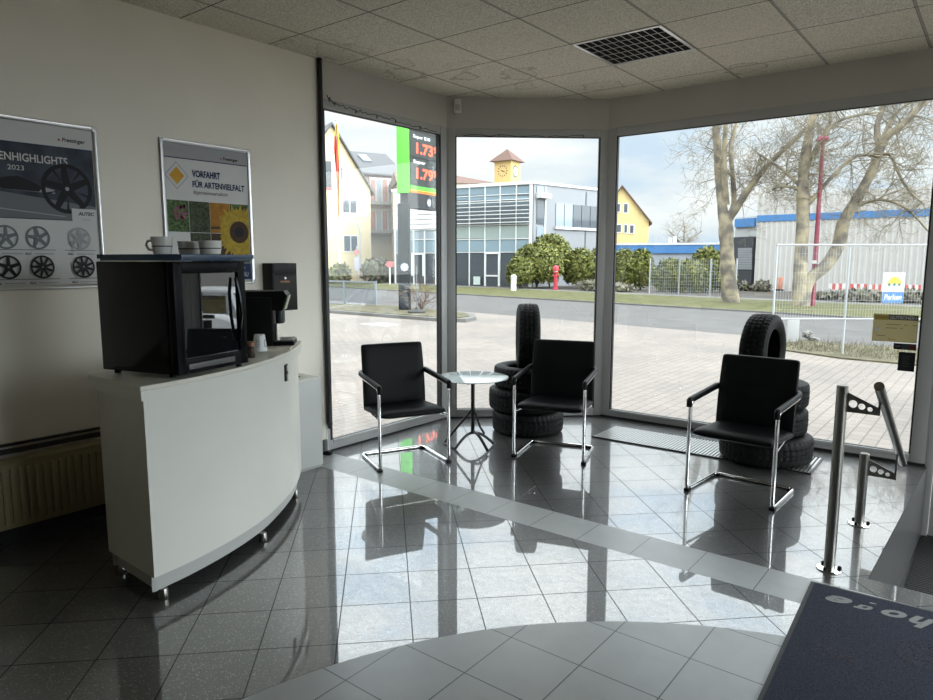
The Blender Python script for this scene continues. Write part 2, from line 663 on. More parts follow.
def window(name, O, ex, out, length, g0, g1, z0, z1, ztop, left_post, right_post, gw=.012):
    """aluminium window: posts, top rail and bottom rail, gasket and pane"""
    O, ex, out = Vector(O), Vector(ex).normalized(), Vector(out).normalized()
    M = Matrix(((ex.x, out.x, 0, O.x), (ex.y, out.y, 0, O.y), (0, 0, 1, O.z), (0, 0, 0, 1)))
    root = struct_empty(name)
    f = MB()

    def bx(a, b, mi=0, bev=.004):
        a, b = Vector(a), Vector(b)
        f.box((a + b) / 2, [abs(q) for q in (b - a)], 0, mi, bev)
    bx((left_post, 0, 0), (g0 - gw, .05, ztop))
    bx((g1 + gw, 0, 0), (right_post, .05, ztop))
    bx((g0 - gw, .004, z1 + .006), (g1 + gw, .046, ztop))
    bx((g0 - gw, .004, 0), (g1 + gw, .046, z0 - .006))
    # glazing bead steps
    bx((g0, -.006, z0 - .028), (g1, .02, z0 - .004), bev=.002)
    f.v = [M @ Vector(q) for q in f.v]
    f.build('window_frame', frame_m, root)
    gk = MB()
    for a, b in (((g0 - gw, .008, z0 - .006), (g0, .04, z1 + .006)), ((g1, .008, z0 - .006), (g1 + gw, .04, z1 + .006)), ((g0, .008, z1), (g1, .04, z1 + .006)), ((g0, .01, z0 - .006), (g1, .04, z0))):
        gk.span(a, b)
    gk.v = [M @ Vector(q) for q in gk.v]
    gk.build('gasket', gasket_m, root, smooth=False)
    p = MB()
    p.span((g0, .026, z0), (g1, .034, z1))
    p.v = [M @ Vector(q) for q in p.v]
    p.build('window_pane', pane_m, root, smooth=False)
    return root


LN2 = (B - A).length
window('window_1', (XL, 0, 0), (0, 1, 0), (-1, 0, 0), 1.5, 3.587, 4.935, .094, 2.70, FZ, 3.515, A.y, .03)
window('window_2', A, e2, n2, LN2, .092, 1.452, .092, 2.70, FZ, .0, LN2)
window('window_3', (0, YB, 0), (1, 0, 0), (0, 1, 0), 2.7, -2.962, -.462, .088, 2.703, FZ + .012, B.x, -.352)
window('added_window_4', (0, YB, GZ), (1, 0, 0), (0, 1, 0), 1.5, 1.84, 3.2, .1, 2.70 - GZ, FZ - GZ + .012, 1.75, XR)  # unseen glazing right of the door, added for more daylight inside
for wn_, ya, yb_ in (('added_window_5', 1.7, 3.9), ('added_window_6', 3.9, YB)):
    window(wn_, (XR, 0, .05), (0, 1, 0), (1, 0, 0), 2.2, ya + .08, yb_ - .08, .08, 2.65, 2.75, ya, yb_)  # unseen right-wall glazing, added to brighten the left wall and counter
# mullion caps closing the two corners on the outside
mc = MB()
mc.prism([(A.x, A.y), (A.x + n2.x * .05, A.y + n2.y * .05), (A.x - .05, A.y)], 0, FZ)
mc.prism([(B.x, B.y), (B.x, B.y + .05), (B.x + n2.x * .05, B.y + n2.y * .05)], 0, FZ)
struct(mc.build('trim_2', frame_m, smooth=False))
# entrance door beside window 3 (only its frame edge shows)
dr = struct_empty('door_1')
db = MB()
db.span((-.352, YB, GZ), (-.30, YB + .1, FZ), bev=.003)
db.span((-.295, YB + .02, GZ), (-.20, YB + .08, 2.2), bev=.003)
db.span((.72, YB + .02, GZ), (.82, YB + .08, 2.2), bev=.003)
db.span((-.20, YB + .02, 2.1), (.72, YB + .08, 2.2), bev=.003)
db.span((-.20, YB + .02, GZ), (.72, YB + .08, -.12), bev=.003)
db.span((.83, YB, GZ), (.90, YB + .1, FZ), bev=.003)
db.span((-.30, YB, 2.22), (1.75, YB + .1, 2.32), bev=.003)
db.span((-.30, YB, 2.70), (1.75, YB + .1, FZ + .012), bev=.003)
db.span((1.68, YB, GZ), (1.75, YB + .1, FZ), bev=.003)
db.span((.90, YB, GZ), (1.68, YB + .1, -.42), bev=.003)
db.build('door_frame', frame_m, dr)
dg_ = MB()
dg_.span((-.20, YB + .045, -.12), (.72, YB + .055, 2.1))
dg_.span((-.30, YB + .045, 2.32), (1.68, YB + .055, 2.70))
dg_.span((.90, YB + .045, -.42), (1.68, YB + .055, 2.22))
dg_.build('door_pane', pane_m, dr, smooth=False)
dh = MB()
dh.tube([(.66, YB - .04, .3), (.66, YB - .04, 1.0)], .015)
dh.tube([(.66, YB - .04, .4), (.66, YB + .03, .4)], .008)
dh.tube([(.66, YB - .04, .9), (.66, YB + .03, .9)], .008)
dh.build('door_handle', steel_m, dr)
# window base skirting: dark silicone joint at the floor
bs = MB()
bs.span((XL - .01, 3.52, .0), (XL + .006, A.y, .012))
bs.prism([(A.x, A.y), (B.x, B.y), (B.x - n2.x * .006, B.y - n2.y * .006), (A.x - n2.x * .006, A.y - n2.y * .006)], 0, .012)
bs.span((B.x, YB - .014, 0), (-.35, YB, .02))
struct(bs.build('baseboard_front', gasket_m, smooth=False))
# strip at the end of the left wall: chrome edge and black gap
ws = MB()
ws.span((XL - .02, YW, .0), (XL + .004, YW + .016, H))
struct(ws.build('trim_3', white_pl, smooth=False))
wg = MB()
wg.tube([(XL + .022, YW + .012, H), (XL + .022, YW + .012, .25), (XL + .026, YW + .020, .215), (XL + .026, YW + .030, .24)], .021, 12)
tag(wg.build('blind_guide', mat('black guide tube', (.008, .008, .009), .35)), 'black vertical blind guide tube between left wall and left window', 'tube')

# low white boxed casing at the wall end
bc = thing('boxed_casing', 'low white boxed casing against left wall beside left window', 'casing', (XL, 2.95, 0))
c = MB()
c.span((.001, -.03, .02), (.27, .30, .672), bev=.003)
c.build('casing_body', mat('white painted board', (.56, .56, .54), .5), bc)
c = MB()
c.span((.001, -.035, .672), (.275, .305, .69), bev=.002)
c.build('casing_lid', white_lam, bc)
c = MB()
c.span((.001, -.03, 0), (.262, .296, .02))
c.build('casing_plinth', grey_lam, bc)
pn = MB()
pn.box((XL + .15, 3.05, .7005), (.11, .30, .003), .35)
tag(pn.build('paper_sheet', mat('white paper', (.62, .60, .54), .7)), 'loose paper sheet lying on the low white casing', 'paper')
pn = MB()
pn.tube([(XL + .10, 2.95, .709), (XL + .24, 3.08, .709)], [.006, .004], 8)
tag(pn.build('pen', mat('brown pen', (.08, .045, .03), .4)), 'dark pen lying on the paper on low white casing', 'pen')

# ------------------------------------------------------------------ radiator
rd = thing('radiator', 'ivory panel radiator low on left wall behind white counter', 'radiator', (XL + .004, .45, .1))
c = MB()
c.box((.085, 0, .185), (.03, 3.6, .36), bev=.008)
for k in range(88):
    c.box((.105, -1.76 + k * .0402, .185), (.014, .020, .30), bev=.004)
c.build('radiator_panel', radiator_m, rd)
c = MB()
c.box((.055, 0, .372), (.10, 3.62, .016), bev=.003)
c.build('radiator_grille', radiator_m, rd)
for yy in (-1.2, 1.2):
    c = MB()
    c.box((.036, yy, .18), (.07, .03, .3))
    c.build('bracket', white_pl, rd)
for xx in (.07, .10):
    c = MB()
    c.tube([(xx, 1.70, -.099), (xx, 1.70, .02)], .009, 10)
    c.build('pipe', white_pl, rd)
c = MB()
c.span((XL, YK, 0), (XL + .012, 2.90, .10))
struct(c.build('floor_shade_left', mat('painted shade strip', (.015, .015, .015), .4, spec=.2), smooth=False))  # black strip: the shade below the radiator, put in as dark colour
c = MB()
c.span((XL, YK, .50), (XL + .03, 2.45, .525), bev=.003)
c.span((XL, YK, .54), (XL + .02, 2.45, .555), bev=.003)
struct(c.build('gap_shade_left', mat('painted shadow gap', (.03, .03, .03), .5), smooth=False))  # dark strips stand in for the shadow gap above the radiator

# ------------------------------------------------------------------ posters
ink_white = mat('poster paper', (.63, .63, .62), .5, spec=.15)
ink_blue = mat('poster navy ink', (.012, .025, .085), .5, spec=.15)
ink_black = mat('poster black ink', (.012, .012, .014), .5, spec=.15)
ink_grey = mat('poster mid grey ink', (.16, .17, .18), .5, spec=.15)
ink_lgrey = mat('poster light grey ink', (.36, .36, .37), .5, spec=.15)
ink_dgrey = mat('poster slate ink', (.045, .055, .075), .5, var=.5, scale=8, spec=.15)
ink_yel = mat('poster amber ink', (.62, .33, .03), .5, spec=.15)
ink_sun = mat('poster sunflower yellow', (.40, .28, .03), .5, var=.25, scale=40, spec=.15)
ink_orange = mat('poster orange ink', (.36, .16, .02), .5, var=.25, scale=30, spec=.15)
ink_brown = mat('poster brown ink', (.05, .025, .012), .5, var=.5, scale=120, spec=.15)
ink_green = mat('poster green meadow ink', (.07, .12, .04), .5, var=.8, scale=60, spec=.15)
ink_dgreen = mat('poster dark leaves ink', (.045, .06, .03), .5, var=.9, scale=70, spec=.15)
ink_pink = mat('poster pink ink', (.30, .08, .16), .5, var=.5, scale=50, spec=.15)
ink_red = mat('poster red ink', (.35, .04, .05), .5, var=.5, scale=50, spec=.15)
INKS = [ink_white, ink_blue, ink_black, ink_grey, ink_lgrey, ink_dgrey, ink_yel, ink_sun, ink_orange, ink_brown, ink_green, ink_dgreen, ink_pink, ink_red]
IW, IB, IK, IG, IL, ID, IY, IS, IO, IN, IGR, IDG, IP, IR = range(14)


def poster(root, w, h):
    """snap frame of aluminium, origin bottom left, local x to the right along +Y of the room"""
    f = MB()
    t = .026
    M = Matrix(((0, 0, 1, 0), (1, 0, 0, 0), (0, 1, 0, 0), (0, 0, 0, 1)))
    r = .02

    def rrect(x0, y0, x1, y1, r):
        o = []
        for cx, cy, a0 in ((x1 - r, y0 + r, -90), (x1 - r, y1 - r, 0), (x0 + r, y1 - r, 90), (x0 + r, y0 + r, 180)):
            for k in range(6):
                a = math.radians(a0 + k * 18)
                o.append((cx + r * math.cos(a), cy + r * math.sin(a)))
        return o
    rings = []
    for (off, z, rr) in ((0, 0, r), (0, .008, r), (.006, .014, .015), (t - .006, .012, .006), (t, .006, .004)):
        rings.append([Vector((x, y, z)) for x, y in rrect(off, off, w - off, h - off, rr)])
    n = len(rings[0])
    vs = [M @ q for rg in rings for q in rg]
    fs = []
    for i in range(len(rings) - 1):
        for k in range(n):
            fs.append((i * n + k, i * n + (k + 1) % n, (i + 1) * n + (k + 1) % n, (i + 1) * n + k))
    f.add(vs, fs)
    f.add([M @ Vector(q) for q in ((.001, .001, .001), (w - .001, .001, .001), (w - .001, h - .001, .001), (.001, h - .001, .001))], [(0, 1, 2, 3)])
    f.build('poster_frame', alu_m, root)
    for x in (0.0, w):
        for y in (0.0, h):
            c = MB()
            c.box(M @ Vector((x + (.014 if x == 0 else -.014), y + (.014 if y == 0 else -.014), .009)), (.013, .027, .027), bev=.003)
            c.build('corner_cap', mat('pale corner cap', (.52, .52, .52), .35, .3), root)
    return Flat(M @ Matrix.Translation((0, 0, .004)))


def wheel(F, cx, cy, r, spokes, ci, dark, sx=1.0, twist=0.0, wsp=.16):
    F.ring(cx, cy, r * .84, r, ci, sx=sx)
    F.up()
    for k in range(spokes):
        a = 2 * PI * k / spokes + .3
        ca, sa = math.cos(a), math.sin(a)
        ct, st = math.cos(a + twist), math.sin(a + twist)
        w0, w1 = r * wsp * .8, r * wsp * .55
        F.pl([(cx + sx * (ca * r * .1 - sa * w0), cy + sa * r * .1 + ca * w0), (cx + sx * (ct * r * .88 - st * w1), cy + st * r * .88 + ct * w1), (cx + sx * (ct * r * .88 + st * w1), cy + st * r * .88 - ct * w1), (cx + sx * (ca * r * .1 + sa * w0), cy + sa * r * .1 - ca * w0)], ci)
        F.up(.00005)
    F.disc(cx, cy, r * .19 * sx, r * .19, ci)
    F.up(.0002)
    F.disc(cx, cy, r * .08 * sx, r * .08, dark)
    F.up(.0002)


PW, PH = .665, .925
p1 = thing('poster', 'aluminium framed wheel poster with FELGENHIGHLIGHTS heading on left wall', 'poster', (XL + .001, 1.868 - PW, 1.385), 0, 'posters on the left wall')
F = poster(p1, PW, PH)
F.rect(.022, .022, PW - .022, PH - .022, IW)
F.up()
F.rect(.03, .385, PW - .03, .785, ID)
F.rect(.03, .785, PW - .03, .79, IB)
F.up()
F.text('Freesinger', .030, .475, .822, IK, shear=.25, bold=.0008, sx=.95)
F.pl([(.452, .824), (.470, .824), (.461, .837)], IR)
# scenery behind the wheel: road, hill, car silhouette
F.pl([(.03, .54), (PW - .03, .47), (PW - .03, .39), (.03, .39)], IG)
F.pl([(.03, .56), (.20, .60), (.42, .55), (.42, .53), (.03, .545)], IL)
F.up()
F.pl([(.12, .565), (.17, .60), (.24, .612), (.31, .585), (.36, .56), (.34, .535), (.16, .54)], IK)
F.pl([(.03, .45), (PW - .2, .41), (PW - .2, .405), (.03, .443)], IL)
F.up()
F.fit('FELGENHIGHLIGHTS', .055, .497, .69, .043, IW, bold=.014)
F.fit('2023', .197, .275, .642, .026, IW)
F.up()
wheel(F, .485, .562, .138, 5, IK, IL, .97, .12, .2)
for k in range(5):
    a = 2 * PI * k / 5 + .3 + 2 * PI / 10
    F.pl([(.485 + .04 * math.cos(a), .562 + .04 * math.sin(a)), (.485 + .118 * math.cos(a - .06), .562 + .118 * math.sin(a - .06)), (.485 + .118 * math.cos(a + .06), .562 + .118 * math.sin(a + .06))], IK)
F.up()
F.rect(.50, .372, PW - .03, .455, IW)
F.up()
F.text('AUTEC', .026, .535, .418, IK, shear=.2, bold=.001)
F.text('wheels', .018, .55, .39, IL)
for i, (cx, cy, ns, ci, tw) in enumerate(((.16, .285, 5, IG, 0), (.315, .285, 5, IG, .2), (.53, .285, 6, IL, .25), (.16, .125, 5, IK, .0), (.325, .125, 9, IK, 0), (.54, .125, 9, IK, .1))):
    wheel(F, cx, cy, .064, ns, ci, IL, .95, tw, .22 if ns < 8 else .16)
    F.rect(cx - .085, cy - .068, cx + .085, cy - .064, IG)
    F.up()
    F.text('RIAL' if i % 3 == 0 else 'ALU', .016, cx - .07, cy - .092, IK, bold=.0006)
    F.rect(cx - .025, cy - .09, cx + .075, cy - .084, IL)
F.leafbuild('poster_sheet', INKS, p1)

p2 = thing('poster', 'aluminium framed poster with yellow priority road sign and sunflower on left wall', 'poster', (XL + .001, 2.240, 1.385), 0, 'posters on the left wall')
F = poster(p2, PW - .01, PH)
w = PW - .01
F.rect(.022, .022, w - .022, PH - .022, IW)
F.up()
F.rect(.028, .808, w - .028, .814, IB)
F.rect(.028, .814, w - .028, .90, IL)
F.up()
F.text('Freesinger', .027, .44, .832, IK, shear=.25, bold=.0008)
F.pl([(.418, .834), (.434, .834), (.426, .846)], IR)
# priority-road sign
for s, ci in ((.088, IL), (.080, IW), (.055, IY)):
    F.pl([(.107 - s * .92, .70), (.107, .70 - s), (.107 + s * .92, .70), (.107, .70 + s)], ci)
    F.up()
F.fit('VORFAHRT', .212, .415, .700, .045, IB, bold=.035)
F.fit('FÜR ARTENVIELFALT', .212, .600, .634, .050, IB, bold=.03)
F.fit('#gemeinsamaktiv', .215, .47, .585, .032, IN)
# picture mosaic
x0, x1, y0, y1 = .03, w - .03, .345, .545
cw = (x1 - x0) / 4
for k, ci in enumerate((IGR, IDG, IO, IGR)):
    F.rect(x0 + k * cw + .002, .345, x0 + (k + 1) * cw - .002, .545, ci)
    if k:
        F.rect(x0 + k * cw + .002, .145, x0 + (k + 1) * cw - .002, .341, (IW, IDG, IN, IDG)[k])
F.up()
rng = random.Random(3)
for k in range(16):
    F.disc(x0 + .03 + rng.random() * .10, .43 + rng.random() * .08, .010, .012, IP, 8)
    F.disc(x0 + cw + .02 + rng.random() * .10, .17 + rng.random() * .09, .012, .012, IR, 8)
F.pl([(x0 + 2 * cw + .002, .385), (x0 + 3 * cw - .002, .395), (x0 + 3 * cw - .002, .375), (x0 + 2 * cw + .002, .37)], IN)
F.up()
sx0, sy0 = x0 + 3.45 * cw, .355
for ring_n, (rr, nn) in enumerate(((.20, 17), (.17, 17))):
    for k in range(nn):
        a = 2 * PI * (k + ring_n * .5) / nn
        q = []
        for (dr_, da) in ((.07, -.14), (.13, -.17), (rr, 0), (.13, .17), (.07, .14)):
            X, Y = sx0 + dr_ * math.cos(a + da), sy0 + dr_ * math.sin(a + da)
            q.append((min(max(X, x0 + 2.45 * cw), x1 - .002), min(max(Y, .147), .543)))
        F.pl(q, IS)
        F.up(.00003)
F.disc(sx0, sy0, .075, .075, IN)
F.up()
F.disc(sx0, sy0, .035, .035, IK)
F.up()
F.text('2024', .05, .10, .20, IK, shear=.3)
F.rect(x0 + 2.95 * cw, .03, x1, .142, IB)
F.rect(x0, .03, x0 + 2.95 * cw, .142, IGR)
F.up()
F.text('Naturschutz', .022, x0 + 3.1 * cw, .105, IW, sx=.8)
F.text('NABU', .045, x0 + 3.2 * cw, .05, IW, sx=.8)
F.leafbuild('poster_sheet', INKS, p2)

# ------------------------------------------------------------------ counter
def catmull(pts, n=6):
    out = []
    P = [Vector(q) for q in pts]
    for i in range(len(P) - 1):
        a, b_, c_, d = P[max(i - 1, 0)], P[i], P[i + 1], P[min(i + 2, len(P) - 1)]
        for k in range(n):
            t = k / n
            out.append(.5 * ((2 * b_) + (c_ - a) * t + (2 * a - 5 * b_ + 4 * c_ - d) * t * t + (3 * b_ - a - 3 * c_ + d) * t ** 3))
    out.append(P[-1])
    return out


OUT = catmull([(-2.871, 1.388, 0), (-2.905, 1.620, 0), (-2.985, 1.905, 0), (-3.110, 2.190, 0), (-3.318, 2.500, 0), (-3.512, 2.722, 0), (-3.700, 2.892, 0)])
INN = catmull([(-3.375, 1.388, 0), (-3.430, 1.62, 0), (-3.52, 1.88, 0), (-3.66, 2.12, 0), (-3.84, 2.36, 0), (-4.00, 2.545, 0)])


def offset(poly, d):
    o = []
    n = len(poly)
    for i in range(n):
        t = (poly[min(i + 1, n - 1)] - poly[max(i - 1, 0)]).normalized()
        o.append(poly[i] + Vector((-t.y, t.x, 0)) * d)
    return o


def cpoly(d):
    a = offset(OUT, d)
    b_ = offset(INN, -d)
    sh = Vector((0, d, 0))
    a[0] += sh
    b_[0] += sh
    e = (b_[-1] - a[-1]).normalized() * 0
    tdir = (OUT[-1] - OUT[-2]).normalized()
    a[-1] -= tdir * d
    b_[-1] -= tdir * d
    return [(q.x, q.y) for q in a] + [(q.x, q.y) for q in reversed(b_)]


ct = thing('reception_counter', 'white curved reception counter carrying the black mini fridge and coffee machine', 'counter', (0, 0, 0))
c = MB()
c.prism(cpoly(-.002), .991, 1.010)
c.build('worktop', mat('pale worktop laminate', (.66, .64, .55), .3, var=.02), ct, angle=30)
c = MB()
c.prism(cpoly(.0), .945, .989)
c.build('apron', white_lam, ct, angle=30)
c = MB()
c.prism(cpoly(.022), .128, .945)
c.build('body', white_lam, ct, angle=30)
c = MB()
c.prism(cpoly(.046), .052, .128)
c.build('plinth', grey_lam, ct, angle=30)
for q in ((-2.925, 1.46), (-3.33, 1.46), (-3.11, 2.13), (-3.55, 2.69), (-3.60, 2.10)):
    c = MB()
    c.lathe([(.020, .0), (.022, .004), (.022, .04), (.018, .052)], 16, (q[0], q[1], 0))
    c.build('foot', steel_m, ct)
def pcol(q):
    d = Vector(q) - EYE
    return 466.5 + FPX * d.dot(RT) / d.dot(FW)


ci_ = min(range(2, len(OUT) - 2), key=lambda k: abs(pcol((OUT[k].x, OUT[k].y, .88)) - 288.5))
tn = (OUT[ci_ + 1] - OUT[ci_ - 1]).normalized()
lp = offset(OUT, .022)[ci_]
M = frame_from((lp.x + tn.y * .004, lp.y - tn.x * .004, .88), (tn.x, tn.y, 0), (0, 0, 1))
c = MB()
c.box(M @ Vector((0, 0, 0)), (.055, .10, .012), bev=.005, M=M.to_3x3().to_4x4())
c.build('socket_plate', dark_steel, ct)
c = MB()
c.box(M @ Vector((0, .028, .006)), (.026, .034, .008), bev=.004, M=M.to_3x3().to_4x4())
c.box(M @ Vector((0, -.025, .006)), (.026, .034, .008), bev=.004, M=M.to_3x3().to_4x4())
c.build('socket', alu_m, ct)

# ------------------------------------------------------------------ mini fridge
fr = thing('mini_fridge', 'black mini fridge with glass door standing on the white counter', 'fridge', (-2.898, 1.578, 1.010), math.atan2(.444, -.118))
# local: +x along front from near corner, +y into the body, so front faces -y
W_, D_, Hh = .459, .485, .515
c = MB()
c.span((0, .05, .018), (W_, D_, .018 + Hh), bev=.006)
c.build('cabinet', gloss_black, fr)
dm = MB()
fw_ = .05
zb, zt = .018, .018 + Hh
for a, b_ in (((0, 0, zb), (fw_, .045, zt)), ((W_ - fw_, 0, zb), (W_, .045, zt)), ((fw_, 0, zt - .055), (W_ - fw_, .045, zt)), ((fw_, 0, zb), (W_ - fw_, .045, zb + .07))):
    dm.span(a, b_, bev=.004)
door = dm.build('door', mat('satin black door frame', (.004, .004, .005), .22, spec=.07), fr)
c = MB()
c.span((fw_ - .004, .012, zb + .066), (W_ - fw_ + .004, .020, zt - .051))
dkm = mat('dark tinted glass', (.006, .007, .008), .02, spec=1.0)
dkm.node_tree.nodes['Principled BSDF'].inputs['IOR'].default_value = 1.9
c.build('door_glass', dkm, door)
c = MB()
c.tube([(W_ - .075, -.004, zt - .08), (W_ - .068, -.020, zt - .16), (W_ - .060, -.024, zt - .26), (W_ - .06, -.004, zt - .40)], .008, 10)
c.build('door_handle', gloss_black, door)
c = MB()
c.span((.06, -.004, zb + .020), (W_ - .10, .001, zb + .045), bev=.002)
c.build('trim_bar', mat('grey trim', (.09, .09, .09), .3), door)
for q in ((.04, .08), (W_ - .04, .03), (.04, D_ - .05), (W_ - .04, D_ - .05)):
    c = MB()
    c.lathe([(.014, 0), (.016, .004), (.013, .02)], 12, (q[0], q[1], 0))
    c.build('foot', black_pl, fr)
# tray and cups on the fridge
FT = 1.010 + .018 + Hh
tr_ = thing('serving_tray', 'flat dark blue tray lying on top of the black mini fridge', 'tray', (-3.135, 1.735, FT), math.atan2(.444, -.118))
c = MB()
c.box((0, 0, .016), (.455, .50, .028), bev=.006)
c.build('tray_base', mat('dark blue glass', (.010, .045, .10), .15), tr_)
c = MB()
for a, b_ in (((-.232, -.262, .012), (.232, -.255, .032)), ((-.232, .255, .012), (.232, .262, .032)), ((-.232, -.255, .012), (-.225, .255, .032)), ((.225, -.255, .012), (.232, .255, .032))):
    c.span(a, b_, bev=.002)
c.build('tray_rim', mat('dark blue glass', (0, 0, 0)), tr_)
TRZ = FT + .0302
china = mat('white china', (.66, .66, .63), .2)
band = mat('dark printed band', (.03, .025, .025), .3)


def cup_profile(r0, r1, h, t=.004):
    return [(.0, .0), (r0 * .8, 0), (r0, .004), (r0 + (r1 - r0) * .6, h * .55), (r1, h), (r1 - t, h), (r0 + (r1 - r0) * .6 - t, h * .55), (r0 - t, .008), (0, .008)]


def at_ray(px, z, dist_y):       # on a level plane through a photo column, at a chosen y
    d = ray(px, 262)
    return (EYE.x + d.x / d.y * dist_y, dist_y, z)


cu = thing('coffee_cup', 'white coffee cup with dark band and handle, leftmost on the blue tray', 'cup', at_ray(163, TRZ, 1.62), 0, 'crockery on the fridge tray')
c = MB()
c.lathe(cup_profile(.038, .048, .082), 28)
c.build('cup_body', china, cu)
c = MB()
c.lathe([(.0437, .036), (.0450, .036), (.0455, .041), (.0442, .041)], 28, closed=True)
c.build('cup_band', band, cu)
c = MB()
hd = Vector((-.786, -.618, 0))
c.tube([hd * .043 + Vector((0, 0, .066)), hd * .066 + Vector((0, 0, .062)), hd * .074 + Vector((0, 0, .044)), hd * .062 + Vector((0, 0, .024)), hd * .040 + Vector((0, 0, .022))], .0055, 10)
c.build('cup_handle', china, cu)
for i, (px, lab) in enumerate(((190, 'low white sugar bowl with dark band, middle of the crockery on blue tray'), (211, 'low white sugar bowl with dark band, rightmost of the crockery on blue tray'))):
    if i == 0:
        bw = thing('sugar_bowl', lab, 'bowl', at_ray(px, TRZ, 1.76), 0, 'crockery on the fridge tray')
        c = MB()
        c.lathe(cup_profile(.045, .052, .064), 28)
        c.build('bowl_body', china, bw)
        c = MB()
        c.lathe([(.0488, .026), (.0500, .026), (.0504, .031), (.0492, .031)], 28, closed=True)
        c.build('bowl_band', band, bw)
    else:
        dup(bw, at_ray(px, TRZ + .001, 1.775), .4, lab)

# ------------------------------------------------------------------ coffee machine
hx = Vector((.68, .73, 0)).normalized()     # direction the spouts face
CMO = Vector((-3.57, 2.42, 1.010))
cm = thing('coffee_machine', 'black capsule coffee machine with screen on right end of white counter', 'coffee machine', CMO + Vector((0, 0, .016)), math.atan2(hx.y, hx.x))
# local: +x front (spouts), +y away from the camera (to the wall)
c = MB()
c.span((-.12, .0, 0), (.125, .22, .30), bev=.008)
c.build('machine_body', black_pl, cm)
c = MB()
c.prism([(-.115, .235), (.185, .215), (.215, .310), (.20, .335), (-.115, .335)], .005, .215, M=Matrix(((1, 0, 0, 0), (0, 0, 1, 0), (0, 1, 0, 0), (0, 0, 0, 1))))
c.build('machine_head', black_pl, cm)
c = MB()
M = frame_from((.187, .02, .216), (0, 1, 0), (.030, 0, .095))
c.box(M @ Vector((.09, .05, .004)), (.17, .092, .008), M=M.to_3x3().to_4x4(), bev=.002)
scr = c.build('touch_screen', mat('green tinted screen', (.16, .22, .09), .15, var=.7, scale=22), cm)
c = MB()
for dy in (.06, .11):
    c.lathe([(.022, .0), (.026, .01), (.026, .085)], 14, (.165, dy, .135))
c.build('spout', mat('dark spout', (.02, .028, .026), .3), cm)
c = MB()
for dy in (.04, .07, .10, .13):
    c.tube([(.145, dy, .03), (.145, dy, .135)], .010, 10)
c.build('guide_rod', chrome_m, cm)
c = MB()
c.span((.125, .01, .0), (.25, .21, .026), bev=.004)
c.build('drip_tray', black_pl, cm)
c = MB()
c.span((.13, .015, .026), (.248, .205, .033), bev=.002)
for k in range(5):
    c.span((.137 + k * .022, .02, .033), (.148 + k * .022, .20, .036))
c.build('drip_grid', steel_m, cm)
# board with paper cup
bd = MB()
hyv = Vector((-hx.y, hx.x, 0))
bq = CMO + hx * .055 + hyv * .055 + Vector((0, 0, .008))
bd.box(bq, (.37, .40, .016), math.atan2(hx.y, hx.x), bev=.003)
tag(bd.build('cup_board', mat('beige board', (.50, .46, .38), .45)), 'flat beige board on counter under the upturned white cup', 'board')
uc = thing('paper_cup', 'upturned white patterned cup on beige board beside coffee machine', 'cup', (-3.365, 2.335, 1.026))
c = MB()
c.lathe([(.0, .0), (.041, 0), (.042, .004), (.030, .092), (.028, .096), (0, .096)], 24)
c.build('cup_body', mat('white cup card', (.66, .67, .68), .4), uc)
for k in range(5):
    c = MB()
    a = 2 * PI * k / 5 - .9
    ca, sa = math.cos(a), math.sin(a)
    M = frame_from((.0385 * ca, .0385 * sa, .045), (-sa, ca, 0), (-.13 * ca, -.13 * sa, 1))
    c.tube([M @ Vector((.010 * math.cos(t_), .022 * math.sin(t_), -.0005)) for t_ in [2 * PI * j / 14 for j in range(14)]], .0016, 6, closed=True)
    c.build('cup_pattern', mat('grey cup print', (.22, .24, .26), .4), uc)
jar = thing('sweetener_jar', 'small brown sweetener jar between fridge and upturned white cup', 'jar', (-3.262, 2.205, 1.010))
c = MB()
c.lathe([(0, 0), (.020, 0), (.022, .004), (.022, .055), (.016, .062)], 18)
c.build('jar_glass', mat('smoked brown glass', (.05, .035, .028), .1), jar)
c = MB()
c.lathe([(.019, .062), (.023, .063), (.023, .085), (.019, .090), (0, .090)], 18)
c.build('jar_lid', mat('brown lid', (.20, .10, .06), .4), jar)

# ------------------------------------------------------------------ mailbox on the wall
mbx = thing('mailbox', 'black metal letterbox hanging on left wall above coffee machine', 'mailbox', (XL, 2.965, 1.185))
mb_m = mat('dark brown black enamel', (.013, .012, .010), .45, spec=.2)
c = MB()
c.span((0, 0, 0), (.118, .213, .342), bev=.004)
c.build('box_body', mb_m, mbx)
c = MB()
c.span((.112, .006, .268), (.125, .207, .338), bev=.004)
c.span((.116, .02, .262), (.128, .193, .270), bev=.002)
c.build('flap', mat('black flap', (.008, .008, .008), .4, spec=.2), mbx)
c = MB()
c.span((.116, .006, .012), (.122, .207, .255), bev=.003)
bxdoor = c.build('box_door', mb_m, mbx)
c = MB()
c.lathe([(.0, .006), (.008, .006), (.010, .0)], 14, (.122, .105, .235), M=Matrix.Rotation(PI / 2, 3, 'Y'))
c.build('lock', alu_m, bxdoor)
Fm = Flat(Matrix(((0, 0, 1, .1225), (1, 0, 0, 0), (0, 1, 0, 0), (0, 0, 0, 1))))
Fm.text('POSTBOX', .018, .105, .203, 0, align='CENTER', bold=.0006)
Fm.leafbuild('plate_lettering', [mat('orange lettering', (.45, .17, .06), .4)], bxdoor)

